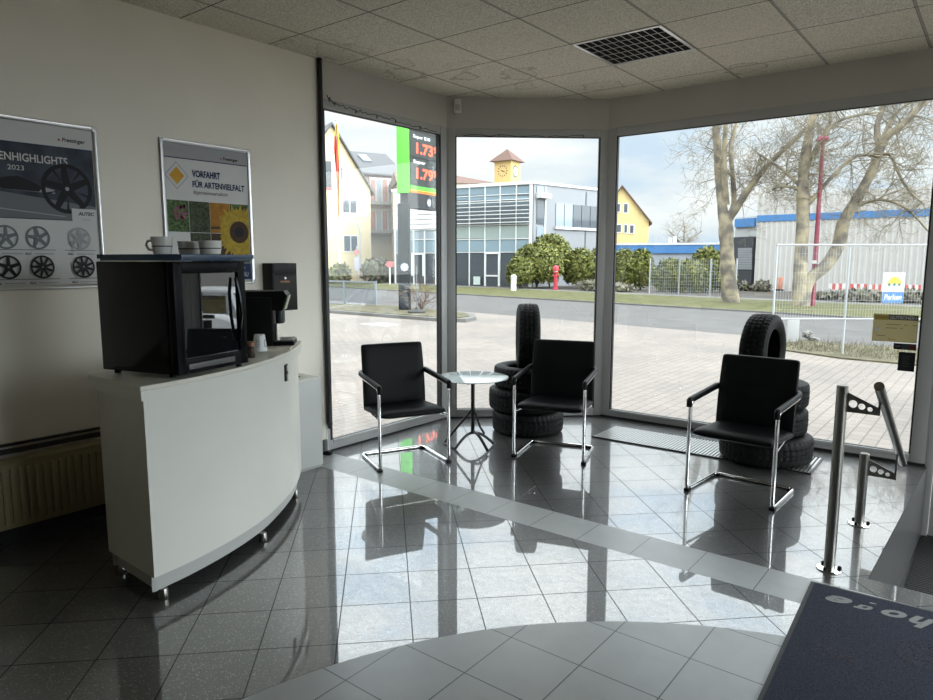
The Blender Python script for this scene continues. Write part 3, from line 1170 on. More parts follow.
# ------------------------------------------------------------------ ceiling louvre
lv = thing('louvre_grille', 'square dark louvred grille with metal grid set in the ceiling tiles', 'grille', (-2.195, 4.722, H))
c = MB()
for a, b_ in (((-.328, -.325, -.006), (.328, -.30, .0)), ((-.328, .30, -.006), (.328, .325, 0)), ((-.328, -.30, -.006), (-.303, .30, 0)), ((.303, -.30, -.006), (.328, .30, 0))):
    c.span(a, b_, bev=.001)
c.build('grille_frame', alu_m, lv)
c = MB()
c.span((-.303, -.30, -.0015), (.303, .30, -.0005))
c.build('backing', mat('dark void', (.006, .006, .006), .8, spec=.05), lv)
c = MB()
for k in range(1, 11):
    x = -.303 + .606 * k / 11
    c.span((x - .0022, -.30, -.0036), (x + .0022, .30, -.0015))
for k in range(1, 5):
    y = -.30 + .60 * k / 5
    c.span((-.303, y - .0022, -.0033), (.303, y + .0022, -.0015))
c.build('grid', mat('dull aluminium grid', (.55, .55, .52), .4, .5), lv)

# motion sensor on the lintel
sn = thing('motion_sensor', 'small white motion sensor high on lintel above corner window', 'sensor', A + e2 * .10 + Vector((0, 0, 2.905)), math.atan2(e2.y, e2.x))
c = MB()
c.span((-.035, -.045, 0), (.035, -.001, .125), bev=.008)
c.build('housing', white_pl, sn)
c = MB()
c.span((-.022, -.049, .02), (.022, -.044, .075), bev=.002)
c.build('lens', mat('milky lens', (.5, .5, .5), .3), sn)

# fairy lights along the window heads
def wire(name, pts, label, seed):
    r_ = random.Random(seed)
    P = []
    for i in range(len(pts) - 1):
        a, b_ = Vector(pts[i]), Vector(pts[i + 1])
        n = 14
        for k in range(n):
            P.append(a.lerp(b_, k / n) + Vector((r_.uniform(-.004, .004), r_.uniform(-.004, .004), r_.uniform(-.014, .014))))
    root = thing(name, label, 'string lights', P[0])
    c = MB()
    c.tube([q - P[0] for q in P], .0028, 6)
    c.build('wire', gasket_m, root)
    for k in range(4, len(P), 9):
        c = MB()
        q = P[k] - P[0]
        c.tube([q, q + Vector((0, 0, -.018)), q + Vector((0, 0, -.03))], [.004, .005, .002], 6)
        c.build('bulb', mat('small clear bulb', (.12, .12, .12), .2), root)


wire('string_lights', [(XL + .012, 3.60, 2.80), (XL + .012, 3.68, 2.755), (XL + .012, 4.05, 2.735), (XL + .012, 4.4, 2.735), (XL + .012, 4.93, 2.712)], 'thin dark fairy light wire along the head of the left window', 1)
q0 = A + e2 * .14 - n2 * .012
q1 = A + e2 * 1.38 - n2 * .012
wire('string_lights', [(q0.x, q0.y, 2.712), (q1.x, q1.y, 2.715)], 'thin dark fairy light wire along the head of the middle corner window', 2)

# ------------------------------------------------------------------ chairs
def rounded(pts, r, n=5):
    P = [Vector(q) for q in pts]
    o = [P[0]]
    for i in range(1, len(P) - 1):
        a, b_, c_ = P[i - 1], P[i], P[i + 1]
        d1, d2 = (a - b_), (c_ - b_)
        rr = min(r, d1.length * .49, d2.length * .49)
        s, e = b_ + d1.normalized() * rr, b_ + d2.normalized() * rr
        for k in range(n + 1):
            t = k / n
            o.append(s.lerp(b_, t).lerp(b_.lerp(e, t), t))
    o.append(P[-1])
    return o


def cushion(bm_pts, thick, crown, name, m, parent):
    """upholstered pad from a grid of centre points (rows of Vectors with normals)"""
    pass


def pad(rows, cols, func, name, m, parent):
    mbd = MB()
    top, bot = [], []
    for i in range(rows + 1):
        for j in range(cols + 1):
            a, b_ = func(i / rows, j / cols)
            top.append(a)
            bot.append(b_)
    n = (rows + 1) * (cols + 1)
    vs = top + bot
    fs = []
    C1 = cols + 1
    for i in range(rows):
        for j in range(cols):
            q = (i * C1 + j, i * C1 + j + 1, (i + 1) * C1 + j + 1, (i + 1) * C1 + j)
            fs.append(q)
            fs.append(tuple(n + k for k in reversed(q)))
    for i in range(rows):
        for j in (0, cols):
            a, b_ = i * C1 + j, (i + 1) * C1 + j
            fs.append((a, b_, n + b_, n + a))
    for j in range(cols):
        for i in (0, rows):
            a, b_ = i * C1 + j, i * C1 + j + 1
            fs.append((a, b_, n + b_, n + a))
    mbd.add(vs, fs)
    o = mbd.build(name, m, parent, angle=80)
    bv = o.modifiers.new('round', 'SUBSURF')
    bv.levels = bv.render_levels = 1
    return o


def make_chair(label, group):
    t = thing('cantilever_chair', label, 'chair', (0, 0, 0), 0, group)
    hw = .277
    R = .0125
    c = MB()
    side = []
    path = [(-hw + .035, .275, .655), (-hw, .20, .652), (-hw, -.245, .618), (-hw, -.25, R), (-hw + .012, .235, R), (hw - .012, .235, R), (hw, -.25, R), (hw, -.245, .618), (hw, .20, .652), (hw - .035, .275, .655)]
    c.tube(rounded(path, .045), R, 12)
    c.build('tube_frame', chrome_m, t)
    c = MB()
    sf = [(-hw, -.235, .375), (-hw + .07, .20, .362), (-hw + .08, .240, .42), (-hw + .08, .275, .80)]
    for s in (1, -1):
        c.tube(rounded([(s * x, y, z) for x, y, z in sf], .05), .009, 10)
    c.tube([(-hw + .04, -.02, .366), (hw - .04, -.02, .366)], .009, 8)
    c.build('seat_support', chrome_m, t)

    def seat(u, v):        # u front->back, v left->right
        x = (v - .5) * .525
        y = -.255 + u * .47
        edge = min(v, 1 - v, u * 1.1 + .02) * 9
        th = .070 if edge > 1 else .070 * (.62 + .38 * edge)
        zc = .405 - .022 * u
        dip = .010 * math.sin(PI * v) * math.sin(PI * min(1, u * 1.0))
        front = -.018 * (1 - min(1, u * 6)) ** 2
        return Vector((x, y, zc + th / 2 + .012 - dip + front)), Vector((x, y, zc - th / 2 + .012 + abs(front) * .3))
    pad(10, 10, seat, 'seat', leather_m, t)

    def back(u, v):        # u bottom->top
        w_ = .530 - .012 * u * u
        x = (v - .5) * w_
        z = .395 + u * .50
        y = .172 + u * .066 - .010 * math.sin(PI * u)
        e = min(v, 1 - v, u, 1 - u) * 11
        th = .052 if e > 1 else .052 * (.6 + .4 * e)
        if abs(u - .58) < .03 and .22 < v < .78:
            th -= .006
        cv = .012 * (1 - (2 * v - 1) ** 2)
        return Vector((x, y - th / 2 + cv, z)), Vector((x, y + th / 2 + cv, z))
    pad(16, 10, back, 'backrest', leather_m, t)
    for s in (-1, 1):
        c = MB()
        A_ = rounded([(s * (hw - .030), .268, .668), (s * hw, .19, .668), (s * hw, -.235, .634), (s * hw, -.262, .630), (s * hw, -.262, .585)], .014)
        c.tube(A_, [.019] * (len(A_) - 1) + [.018], 10)
        o = c.build('armrest', black_pl, t)
    for q in ((-hw, -.235), (hw, -.235), (-hw + .03, .225), (hw - .03, .225)):
        c = MB()
        c.box((q[0], q[1], .010), (.036, .045, .020), bev=.005)
        c.build('glide', black_pl, t)
    return t


GRP = 'black cantilever visitor chairs'
ch1 = make_chair('black leather cantilever armchair left of round glass table by left window', GRP)
ch1.location = (-3.590, 3.765, 0)
ch1.rotation_euler = (0, 0, math.radians(64.5))
dup(ch1, (-2.744, 4.660, 0), math.radians(17), 'black leather cantilever armchair right of round glass table before corner window', GRP)
dup(ch1, (-1.279, 4.639, 0), math.radians(-3.2), 'black leather cantilever armchair standing alone before the large right window', GRP)

# ------------------------------------------------------------------ glass table
TB = Vector((-3.372, 4.372, 0))
tb = thing('side_table', 'small round glass side table on dark tripod base between two chairs', 'table', TB)
c = MB()
c.lathe([(.0, .588), (.290, .588), (.295, .5905), (.295, .5945), (.290, .597), (0, .597)], 64)
gm, gt, gb = nt('pale table glass')
gb.inputs['Base Color'].default_value = (.86, .95, .95, 1)
gb.inputs['Roughness'].default_value = .04
gb.inputs['Transmission Weight'].default_value = .35
gb.inputs['IOR'].default_value = 1.5
gb.inputs['Specular IOR Level'].default_value = .8
tt = c.build('table_top', gm, tb)
c = MB()
c.lathe([(.10, .578), (.105, .582), (.105, .588), (0, .588)], 24)
c.lathe([(.013, .13), (.016, .135), (.016, .578), (.03, .582)], 16)
c.build('column', dark_steel, tb)
c = MB()
c.lathe([(.0, -.016), (.012, -.013), (.016, 0), (.012, .013), (0, .016)], 12, (-.035, -.02, .545))
c.tube([(-.035, -.02, .545), (0, 0, .545)], .006, 8)
c.build('knob', black_pl, tb)
feet = [gp(444, 443, 0.012) - TB, gp(455.5, 448.3, 0.012) - TB, gp(487.5, 452.3, 0.012) - TB, gp(493.5, 443.5, 0.012) - TB]
c = MB()
c.tube([(0, 0, .33), feet[0] * .5 + Vector((0, 0, .165)), feet[0]], .011, 10)
c.tube(rounded([feet[0], feet[1]], .01), .011, 10)
c.build('brace', dark_steel, tb)


def arc(a, b_, h, n=12):
    o = []
    for k in range(n + 1):
        t = k / n
        q = a.lerp(b_, t)
        o.append(Vector((q.x, q.y, a.z + h * (1 - (2 * t - 1) ** 2))))
    return o


c = MB()
mid = Vector((0, 0, .135))
pa = []
for k in range(9):
    t = k / 8
    pa.append((feet[1] * (1 - t) + Vector((0, 0, 0)) * t) + Vector((0, 0, (.135 - .012) * math.sin(t * PI / 2))))
for k in range(1, 9):
    t = k / 8
    pa.append((feet[3] * t) + Vector((0, 0, (.135 - .012) * math.cos(t * PI / 2))))
c.tube(pa, .012, 10)
c.build('leg', dark_steel, tb)
c = MB()
pa = [Vector((0, 0, .30))]
for k in range(0, 9):
    t = k / 8
    pa.append(feet[2] * t + Vector((0, 0, (.135 - .0) * math.cos(t * PI / 2) + .012 * t)))
c.tube(pa[1:], .012, 10)
c.build('leg', dark_steel, tb)
c = MB()
c.tube([Vector((0.0, 0.0, .36)), Vector((.06, .02, .18)), feet[3] * .55 + Vector((0, 0, .10))], .009, 8)
c.build('stay', dark_steel, tb)

# ------------------------------------------------------------------ tyres
def tyre_mesh(R, r_in, wdt, seg=132):
    hw = wdt / 2
    prof = [(r_in, -hw * .74), (r_in + .012, -hw * .86), (r_in + .04, -hw * .97), (r_in + (R - r_in) * .5, -hw * 1.0), (R - .035, -hw * .95), (R - .012, -hw * .86), (R - .003, -hw * .74),
            (R, -hw * .52), (R, -hw * .42), (R - .008, -hw * .40), (R - .008, -hw * .34), (R + .001, -hw * .32), (R + .002, -hw * .06), (R - .008, -hw * .04),
            (R - .008, hw * .04), (R + .002, hw * .06), (R + .001, hw * .32), (R - .008, hw * .34), (R - .008, hw * .40), (R, hw * .42), (R, hw * .52),
            (R - .003, hw * .74), (R - .012, hw * .86), (R - .035, hw * .95), (r_in + (R - r_in) * .5, hw), (r_in + .04, hw * .97), (r_in + .012, hw * .86), (r_in, hw * .74),
            (r_in + .016, hw * .66), (r_in + .05, hw * .84), (R - .05, hw * .80), (R - .022, hw * .4), (R - .022, -hw * .4), (R - .05, -hw * .80), (r_in + .05, -hw * .84), (r_in + .016, -hw * .66)]
    n = len(prof)
    vs, fs = [], []
    for k in range(seg):
        for i, (r, z) in enumerate(prof):
            a = 2 * PI * k / seg
            rr = r
            if 5 <= i <= 22:       # tread blocks: sipes cut across, swept back from the centre
                ph = (k + int(abs(z) / hw * 2.2)) % 3
                if ph == 0 and i not in (13, 14):
                    rr -= .0065
            vs.append((rr * math.cos(a), rr * math.sin(a), z))
    for k in range(seg):
        k2 = (k + 1) % seg
        for i in range(n):
            j = (i + 1) % n
            fs.append((k * n + i, k2 * n + i, k2 * n + j, k * n + j))
    m_ = MB()
    m_.add(vs, fs)
    return m_


def tyre(R, r_in, wdt, loc, rot, label, group):
    o = tyre_mesh(R, r_in, wdt).build('tyre', rubber_m, None, angle=30)
    o.location = loc
    o.rotation_euler = rot
    return tag(o, label, 'tyre', group)


S2 = Vector((-3.335, 5.125, 0))
G2 = 'tyre stack behind the middle chair'
tyre(.322, .195, .206, (S2.x + .01, S2.y + .012, .104), (0, 0, 0), 'black tyre lying at bottom of the stack behind the middle chair', G2)
tyre(.330, .195, .206, (S2.x - .012, S2.y, .311), (0, 0, .4), 'black tyre lying second from floor in stack behind the middle chair', G2)
tyre(.318, .198, .200, (S2.x + .02, S2.y + .01, .516), (0, 0, 1.0), 'black tyre lying on top of the stack behind the middle chair', G2)
vd = Vector((S2.x, S2.y, 0)).normalized()
az2 = math.atan2(vd.y, vd.x)
tyre(.300, .185, .200, (S2.x + .000, S2.y + .01, .617 + .304 - .058), (PI / 2, 0, az2 + math.radians(3)), 'black tyre standing upright on the stack behind the middle chair', G2)
S3 = Vector((-1.350, 5.515, 0))
G3 = 'tyre stack behind the right chair'
tyre(.337, .205, .215, (S3.x - .01, S3.y, .014 + .108), (0, 0, .2), 'black tyre lying at bottom of the stack behind the right chair', G3)
tyre(.322, .198, .200, (S3.x - .045, S3.y + .01, .332), (0, 0, .8), 'black tyre lying second from floor in stack behind the right chair', G3)
tyre(.318, .198, .200, (S3.x - .045, S3.y + .015, .535), (0, 0, 1.4), 'black tyre lying on top of the stack behind the right chair', G3)
tyre(.285, .172, .205, (S3.x - .07, S3.y + .01, .637 + .288 - .070), (PI / 2, 0, math.radians(87)), 'black tyre standing upright on the stack behind the right chair', G3)

# ------------------------------------------------------------------ floor convector grille
gr = thing('convector_grille', 'long metal floor convector grille before the large right window', 'grille', (-1.87, 5.53, 0), math.radians(1.2))
c = MB()
c.span((-.87, -.235, .0005), (.87, .26, .002))
c.build('shaft', mat('dark shaft', (.006, .006, .006), .7), gr)
c = MB()
for k in range(64):
    x = -.86 + k * .0273
    c.span((x - .0075, -.228, .002), (x + .0075, .252, .010))
c.build('slats', mat('anodised slats', (.50, .50, .49), .3, .8), gr, smooth=False)
c = MB()
for a, b_ in (((-.876, -.236, .0), (.876, -.228, .012)), ((-.876, .252, 0), (.876, .26, .012)), ((-.88, -.228, 0), (-.868, .252, .012)), ((.868, -.228, 0), (.88, .252, .012))):
    c.span(a, b_)
c.build('grille_border', mat('dark grille border', (.05, .05, .05), .4, .5), gr, smooth=False)

# ------------------------------------------------------------------ handrail
hr = thing('handrail', 'brushed steel handrail on two posts beside the entrance step', 'handrail', (0, 0, 0))
posts = [(-.573, 3.701, .945), (-.553, 4.471, .432)]
rail_a, rail_b = Vector((-.402, 3.535, .985)), Vector((-.380, 4.68, .355))
for (x, y, h) in posts:
    c = MB()
    c.lathe([(.0262, .0), (.0262, h - .004), (.023, h), (0, h)], 24, (x, y, 0))
    c.build('post', steel_m, hr)
    c = MB()
    c.lathe([(.026, .0), (.058, .0), (.060, .003), (.058, .007), (.026, .010)], 28, (x, y, 0))
    base = c.build('base_flange', chrome_m, hr)
    for k in range(3):
        a = .3 + 2 * PI * k / 3
        c = MB()
        c.lathe([(.009, .007), (.010, .008), (.010, .018), (.006, .022), (0, .022)], 10, (x + .046 * math.cos(a), y + .046 * math.sin(a), 0))
        c.build('bolt', black_pl, base)
rail_m = steel_m
c = MB()
c.tube([rail_a, rail_b], .0215, 24)
c.build('rail', rail_m, hr)


def gusset(x0, x1, y, zt, h0, h1):
    """tapering plate with three holes, in the x-z plane"""
    L = x1 - x0
    outer = [(0, 0), (L, -(h0 - h1)), (L, -h0), (0, -h0)]
    bm = bmesh.new()
    th = .008
    holes = [(L * .20, -h0 * .56, h0 * .19), (L * .47, -h0 * .65, h0 * .155), (L * .72, -h0 * .74, h0 * .115)]
    # strip decomposition: columns between holes, each hole sits in a square cell
    m_ = MB()

    def top(x):
        return -(h0 - h1) * x / L

    def bot(x):
        return -h0
    xs = [0.0]
    for hx_, hz_, r_ in holes:
        xs += [hx_ - r_ * 1.15, hx_ + r_ * 1.15]
    xs.append(L)
    for i in range(len(xs) - 1):
        a, b_ = xs[i], xs[i + 1]
        if i % 2 == 0:
            m_.prism([(a, bot(a)), (b_, bot(b_)), (b_, top(b_)), (a, top(a))], -th / 2, th / 2)
        else:
            hx_, hz_, r_ = holes[i // 2]
            N_ = 24
            vs, fs = [], []
            for k in range(N_):
                an = 2 * PI * k / N_
                ca, sa = math.cos(an), math.sin(an)
                inner = (hx_ + r_ * ca, hz_ + r_ * sa)
                sc = 1.0 / max(abs(ca), abs(sa))
                ux, uy = ca * sc, sa * sc          # on the unit square
                X = hx_ + ux * (b_ - a) / 2
                mid_ = (top(X) + bot(X)) / 2
                half = (top(X) - bot(X)) / 2
                outp = (X, mid_ + uy * half)
                for z in (-th / 2, th / 2):
                    vs.append((inner[0], inner[1], z))
                    vs.append((outp[0], outp[1], z))
            for k in range(N_):
                j = (k + 1) % N_
                a4, b4 = k * 4, j * 4
                fs += [(a4, a4 + 1, b4 + 1, b4), (a4 + 2, b4 + 2, b4 + 3, a4 + 3), (a4, b4, b4 + 2, a4 + 2), (a4 + 1, a4 + 3, b4 + 3, b4 + 1)]
            m_.add(vs, fs)
    M = Matrix(((1, 0, 0, x0), (0, 0, -1, y), (0, 1, 0, zt), (0, 0, 0, 1)))
    m_.v = [M @ Vector(q) for q in m_.v]
    return m_


for (x, y, h), rx in zip(posts, (-.405, -.386)):
    gusset(x + .022, rx - .006, y, h - .03, .098, .035).build('bracket', steel_m, hr, smooth=False)
    t = (y - rail_a.y) / (rail_b.y - rail_a.y)
    zr = rail_a.z + (rail_b.z - rail_a.z) * t
    c = MB()
    c.span((rx - .012, y - .006, h - .03 - .098), (rx - .002, y + .006, zr))
    c.build('bracket_tip', steel_m, hr)

# ------------------------------------------------------------------ mats
mt_m = mat('dark blue carpet', (.052, .057, .080), .95, var=.45, scale=180, bump=.8, bscale=400, spec=.1)
mtx = thing('entrance_mat', 'dark blue carpet mat with grey lettering at lower right', 'mat', (-.614, 3.489, 0), math.radians(2.6))
c = MB()
c.span((.018, -2.4, 0), (1.9, -.018, .010), bev=.003)
c.build('mat_pile', mt_m, mtx)
c = MB()
for a, b_ in (((0, -2.418, 0), (1.918, -2.4, .006)), ((0, -.018, 0), (1.918, 0, .006)), ((0, -2.4, 0), (.018, -.018, .006)), ((1.9, -2.4, 0), (1.918, -.018, .006))):
    c.span(a, b_)
c.build('mat_border', mat('black mat border', (.018, .018, .020), .6), mtx)
ML = Flat(Matrix.Translation((0, 0, .0105)) @ Matrix.Rotation(PI, 4, 'Z'))
for ch_, xa_, xb_, ya_, yb_ in (('e', -.190, -.082, .098, .175), ('g', -.300, -.196, .060, .175), ('o', -.400, -.302, .098, .175), ('h', -.508, -.406, .098, .212), ('l', -.575, -.520, .098, .212)):
    ML.fit(ch_, xa_, xb_, ya_, yb_ - ya_, 0, bold=.02 if ch_ == 'g' else .04, shear=.45)
lt = ML.leafbuild('mat_lettering', [mat('grey carpet lettering', (.22, .22, .22), .95, var=.2, scale=200)], mtx)
st = MB()
for (px, py, rx, ry) in ((833, 652, .085, .06), (925, 655, .10, .12)):
    q = gp(px, py, .0105)
    st.poly([(q.x + rx * math.cos(2 * PI * k / 20) * (1 + .08 * math.sin(.7 * k)), q.y + ry * math.sin(2 * PI * k / 20) * (1 + .08 * math.cos(.6 * k)), .0106) for k in range(20)])
st_o = st.leafbuild('mat_stain', [mat('brown mat stain', (.046, .047, .060), .95, var=.5, scale=120, spec=.05)], mtx)
st_o.matrix_parent_inverse = (Matrix.Translation(mtx.location) @ Matrix.Rotation(math.radians(2.6), 4, 'Z')).inverted()
rb = MB()
for k in range(60):
    y = YP + .60 + k * .030
    rb.span((-.33, y, GZ), (1.6, y + .017, GZ + .016))
rb.span((-.33, YP + .60, GZ + .002), (1.6, YP + .60 + 1.80, GZ + .006))
tag(rb.build('ribbed_mat', ribbed, smooth=False), 'black ribbed entrance matting in the sunken entrance', 'mat')

# door stop and paper notices
ds = thing('door_stop', 'small black door stop on floor at end of left wall', 'door stop', (XL + .055, 3.475, 0), .3)
c = MB()
c.box((0, 0, .015), (.07, .05, .03), bev=.006)
c.build('stop_body', gloss_black, ds)
c = MB()
c.box((-.02, 0, .07), (.022, .045, .10), bev=.004)
c.build('stop_bracket', mat('grey bracket', (.16, .16, .16), .4, .5), ds)
YG = YB + .0245


def paper_through(name, col):
    m, t, b = nt(name)
    b.inputs['Base Color'].default_value = (*col, 1)
    b.inputs['Roughness'].default_value = .6
    tl = t.nodes.new('ShaderNodeBsdfTranslucent')
    tl.inputs[0].default_value = (*col, 1)
    ms = t.nodes.new('ShaderNodeMixShader')
    ms.inputs[0].default_value = .6
    t.links.new(b.outputs[0], ms.inputs[1])
    t.links.new(tl.outputs[0], ms.inputs[2])
    t.links.new(ms.outputs[0], t.nodes['Material Output'].inputs[0])
    return m


def notice(name, label, x0, z0, x1, z1, base, marks, cat='notice'):
    root = thing(name, label, cat, (x0, YG, z0))
    c = MB()
    w_, h_ = x1 - x0, z1 - z0
    c.span((0, 0, 0), (w_, .0012, h_))
    c.build('sheet', base, root, smooth=False)
    Fn = Flat(Matrix(((1, 0, 0, 0), (0, 0, -1, -.0004), (0, 1, 0, 0), (0, 0, 0, 1))))
    ms = marks(Fn, w_, h_)
    Fn.leafbuild('print', ms, root)


def m_voucher(Fn, w_, h_):
    Fn.rect(w_ * .34, h_ * .80, w_ * .99, h_ * .98, 0)
    Fn.up()
    Fn.text('GUTSCHEIN', h_ * .15, w_ * .37, h_ * .835, 1, bold=.0006)
    Fn.rect(w_ * .03, h_ * .78, w_ * .33, h_ * .95, 2)
    Fn.rect(w_ * .05, h_ * .36, w_ * .18, h_ * .50, 1)
    for k, (a, b_) in enumerate(((.30, .62), (.70, .78), (.88, .98), (.30, .55), (.62, .68), (.1, .3))):
        y = h_ * (.62 - .13 * (k // 3)) if k < 5 else h_ * .20
        Fn.rect(w_ * a, y, w_ * b_, y + h_ * .02, 0)
    Fn.text('Euro', h_ * .12, w_ * .36, h_ * .05, 3, shear=.3)
    return [mat('notice grey ink', (.10, .10, .095), .6), mat('notice white', (.55, .55, .50), .6), mat('notice gold', (.36, .28, .06), .6), mat('notice red brown', (.30, .12, .05), .6)]


notice('voucher_notice', 'beige printed notice stuck inside right window beside the entrance', -.768, .93, -.474, 1.142, paper_through('beige translucent paper', (.46, .42, .28)), m_voucher)


def m_small(Fn, w_, h_):
    Fn.rect(w_ * .38, h_ * .06, w_ * .96, h_ * .94, 1)
    Fn.up()
    Fn.rect(w_ * .70, h_ * .06, w_ * .96, h_ * .94, 2)
    Fn.rect(w_ * .06, h_ * .4, w_ * .30, h_ * .6, 0)
    return [mat('sticker grey', (.12, .12, .12), .5), mat('sticker slate', (.03, .04, .045), .5), mat('sticker red', (.13, .022, .016), .5)]


notice('card_sticker', 'narrow black and red sticker under the beige window notice', -.620, .875, -.474, .922, mat('black sticker film', (.008, .009, .010), .4), m_small, 'sticker')


def m_hours(Fn, w_, h_):
    for k in range(5):
        Fn.rect(w_ * .25, h_ * (.78 - k * .13), w_ * (.75 - .08 * (k % 3)), h_ * (.80 - k * .13), 0)
    return [mat('sticker grey', (.12, .12, .12), .5)]


notice('hours_sticker', 'square black opening hours sticker low on right window', -.582, .712, -.474, .857, mat('black sticker film', (0, 0, 0)), m_hours, 'sticker')
# ------------------------------------------------------------------ ground outside
def noise_ground(name, c1, c2, scale, rough=.9, c3=None):
    m, t, b = nt(name)
    N, Lk = t.nodes, t.links
    tc = N.new('ShaderNodeTexCoord')
    n = N.new('ShaderNodeTexNoise')
    n.inputs['Scale'].default_value = scale
    n.inputs['Detail'].default_value = 8
    Lk.new(tc.outputs['Object'], n.inputs['Vector'])
    r = N.new('ShaderNodeValToRGB')
    r.color_ramp.elements[0].position, r.color_ramp.elements[0].color = .35, (*c1, 1)
    r.color_ramp.elements[1].position, r.color_ramp.elements[1].color = .68, (*c2, 1)
    if c3:
        q = r.color_ramp.elements.new(.52)
        q.color = (*c3, 1)
    Lk.new(n.outputs['Fac'], r.inputs['Fac'])
    Lk.new(r.outputs['Color'], b.inputs['Base Color'])
    b.inputs['Roughness'].default_value = rough
    b.inputs['Specular IOR Level'].default_value = .25
    return m


asphalt = noise_ground('road asphalt', (.085, .08, .077), (.105, .099, .095), 1.2)
grass_m = noise_ground('verge grass', (.055, .056, .018), (.11, .10, .045), 1.6, c3=(.085, .085, .028))
dry_m = noise_ground('dry grass', (.065, .058, .033), (.13, .115, .072), 3.0)
earth_m = noise_ground('bare earth', (.045, .038, .032), (.085, .075, .065), .8)
concrete = noise_ground('pale concrete', (.12, .115, .105), (.15, .145, .135), 1.5)


def near(x):
    return 19.6 - .17 * (x + 4)


def far(x):
    return 28.4 - .19 * (x + 4)


def lawn(x):
    return 37.5 - .17 * (x + 8)


X0, X1 = -110.0, 60.0


def strip(name, f0, f1, z, m):
    c = MB()
    c.poly([(X0, f0(X0), z), (X1, f0(X1), z), (X1, f1(X1), z), (X0, f1(X0), z)])
    return c.build(name, m, smooth=False)


struct(strip('ground', lambda x: -15.0, near, GZ - .004, paving_material()))
struct(strip('road', near, far, GZ - .008, asphalt))
tag(strip('grass_verge', far, lawn, GZ + .03, grass_m), 'strip of patchy grass along the far side of the road', 'grass', kind='stuff')
struct(strip('sidewalk', lawn, lambda x: lawn(x) + 1.6, GZ + .02, concrete))
struct(strip('ground_2', lambda x: lawn(x) + 1.6, lambda x: 190.0, GZ, earth_m))
kb = MB()
for f, z in ((far, .06),):
    kb.poly([(X0, f(X0) - .15, GZ + z), (X1, f(X1) - .15, GZ + z), (X1, f(X1) + .02, GZ + z), (X0, f(X0) + .02, GZ + z)])
    kb.poly([(X0, f(X0) - .15, GZ - .01), (X1, f(X1) - .15, GZ - .01), (X1, f(X1) - .15, GZ + z), (X0, f(X0) - .15, GZ + z)])
struct(kb.build('kerb', concrete, smooth=False))
# kerbed island with the price sign
isl = [gp(318, 312), gp(362, 315.5), gp(400, 318.5), gp(440, 321.5), gp(466, 322.3), gp(476, 320), gp(474, 316.5), gp(440, 312), gp(400, 308), gp(340, 306), gp(300, 306)]
c = MB()
c.prism([(q.x, q.y) for q in isl], GZ - .01, GZ + .11)
struct(c.build('kerb_island', concrete, smooth=False))
ctr = sum(isl, Vector()) / len(isl)
c = MB()
c.prism([(q.x + (ctr.x - q.x) * .08, q.y + (ctr.y - q.y) * .16) for q in isl], GZ + .1, GZ + .13)
tag(c.build('island_grass', dry_m, smooth=False), 'dry grass on the kerbed island around the fuel price sign', 'grass', kind='stuff')
wm = [gp(359, 324), gp(385, 322.6), gp(400, 325), gp(385, 326.4)]
c = MB()
c.poly([(q.x, q.y, GZ + .001) for q in wm])
struct(c.build('road_marking', mat('worn white paint', (.36, .35, .34), .8), smooth=False))

# ------------------------------------------------------------------ plants
def bush(name, blobs, n, size, mats, label, cat, seed, group=None, stem=None):
    """leafy shrub: leaves scattered through the shells of its clumps"""
    r_ = random.Random(seed)
    base = sum((Vector(b_[0]) for b_ in blobs), Vector()) / len(blobs)
    base.z = GZ
    root = thing(name, label, cat, base, 0, group)
    L = MB()
    tot = sum(b_[1][0] * b_[1][2] for b_ in blobs)
    for c0, rad in blobs:
        k_n = int(n * rad[0] * rad[2] / tot)
        c0 = Vector(c0) - base
        for k in range(k_n):
            while True:
                d = Vector((r_.gauss(0, 1), r_.gauss(0, 1), r_.gauss(0, 1))).normalized()
                if d.z > -.75:
                    break
            s = r_.uniform(.50, 1.06)
            q = c0 + Vector((d.x * rad[0] * s, d.y * rad[1] * s, d.z * rad[2] * s))
            if q.z < .05:
                q.z = r_.uniform(.05, .3)
            u_ = Vector((r_.gauss(0, 1), r_.gauss(0, 1), r_.gauss(0, 1))).normalized()
            w_ = u_.cross(d + Vector((.01, .02, .03))).normalized()
            u_ = (u_ + d * .5).normalized()
            a = size * r_.uniform(.6, 1.3)
            L.add([q - w_ * a * .45, q - u_ * a * .2, q + w_ * a * .45, q + u_ * a], [(0, 1, 2, 3)], r_.choice(range(len(mats))))
    L.leafbuild('foliage', mats, root)
    S = MB()
    for c0, rad in blobs:
        c0 = Vector(c0) - base
        for k in range(5):
            a = r_.uniform(0, 2 * PI)
            e_ = c0 + Vector((math.cos(a) * rad[0] * .6, math.sin(a) * rad[1] * .6, rad[2] * .4))
            S.tube([(c0.x, c0.y, 0), c0.lerp(e_, .3), e_], [.06, .05, .02], 5)
        S.lathe([(0, -.55), (.4, -.4), (.55, 0), (.4, .4), (0, .55)], 12, c0, M=Matrix.Diagonal((rad[0], rad[1], rad[2])))
    for b0_, b1_ in zip(blobs[:-1], blobs[1:]):      # shared rootstock
        S.tube([(b0_[0][0] - base.x, b0_[0][1] - base.y, .01), (b1_[0][0] - base.x, b1_[0][1] - base.y, .01)], .05, 5)
    S.build('stem', mat('dark inner growth', (.06, .068, .022), .9), root)
    return root


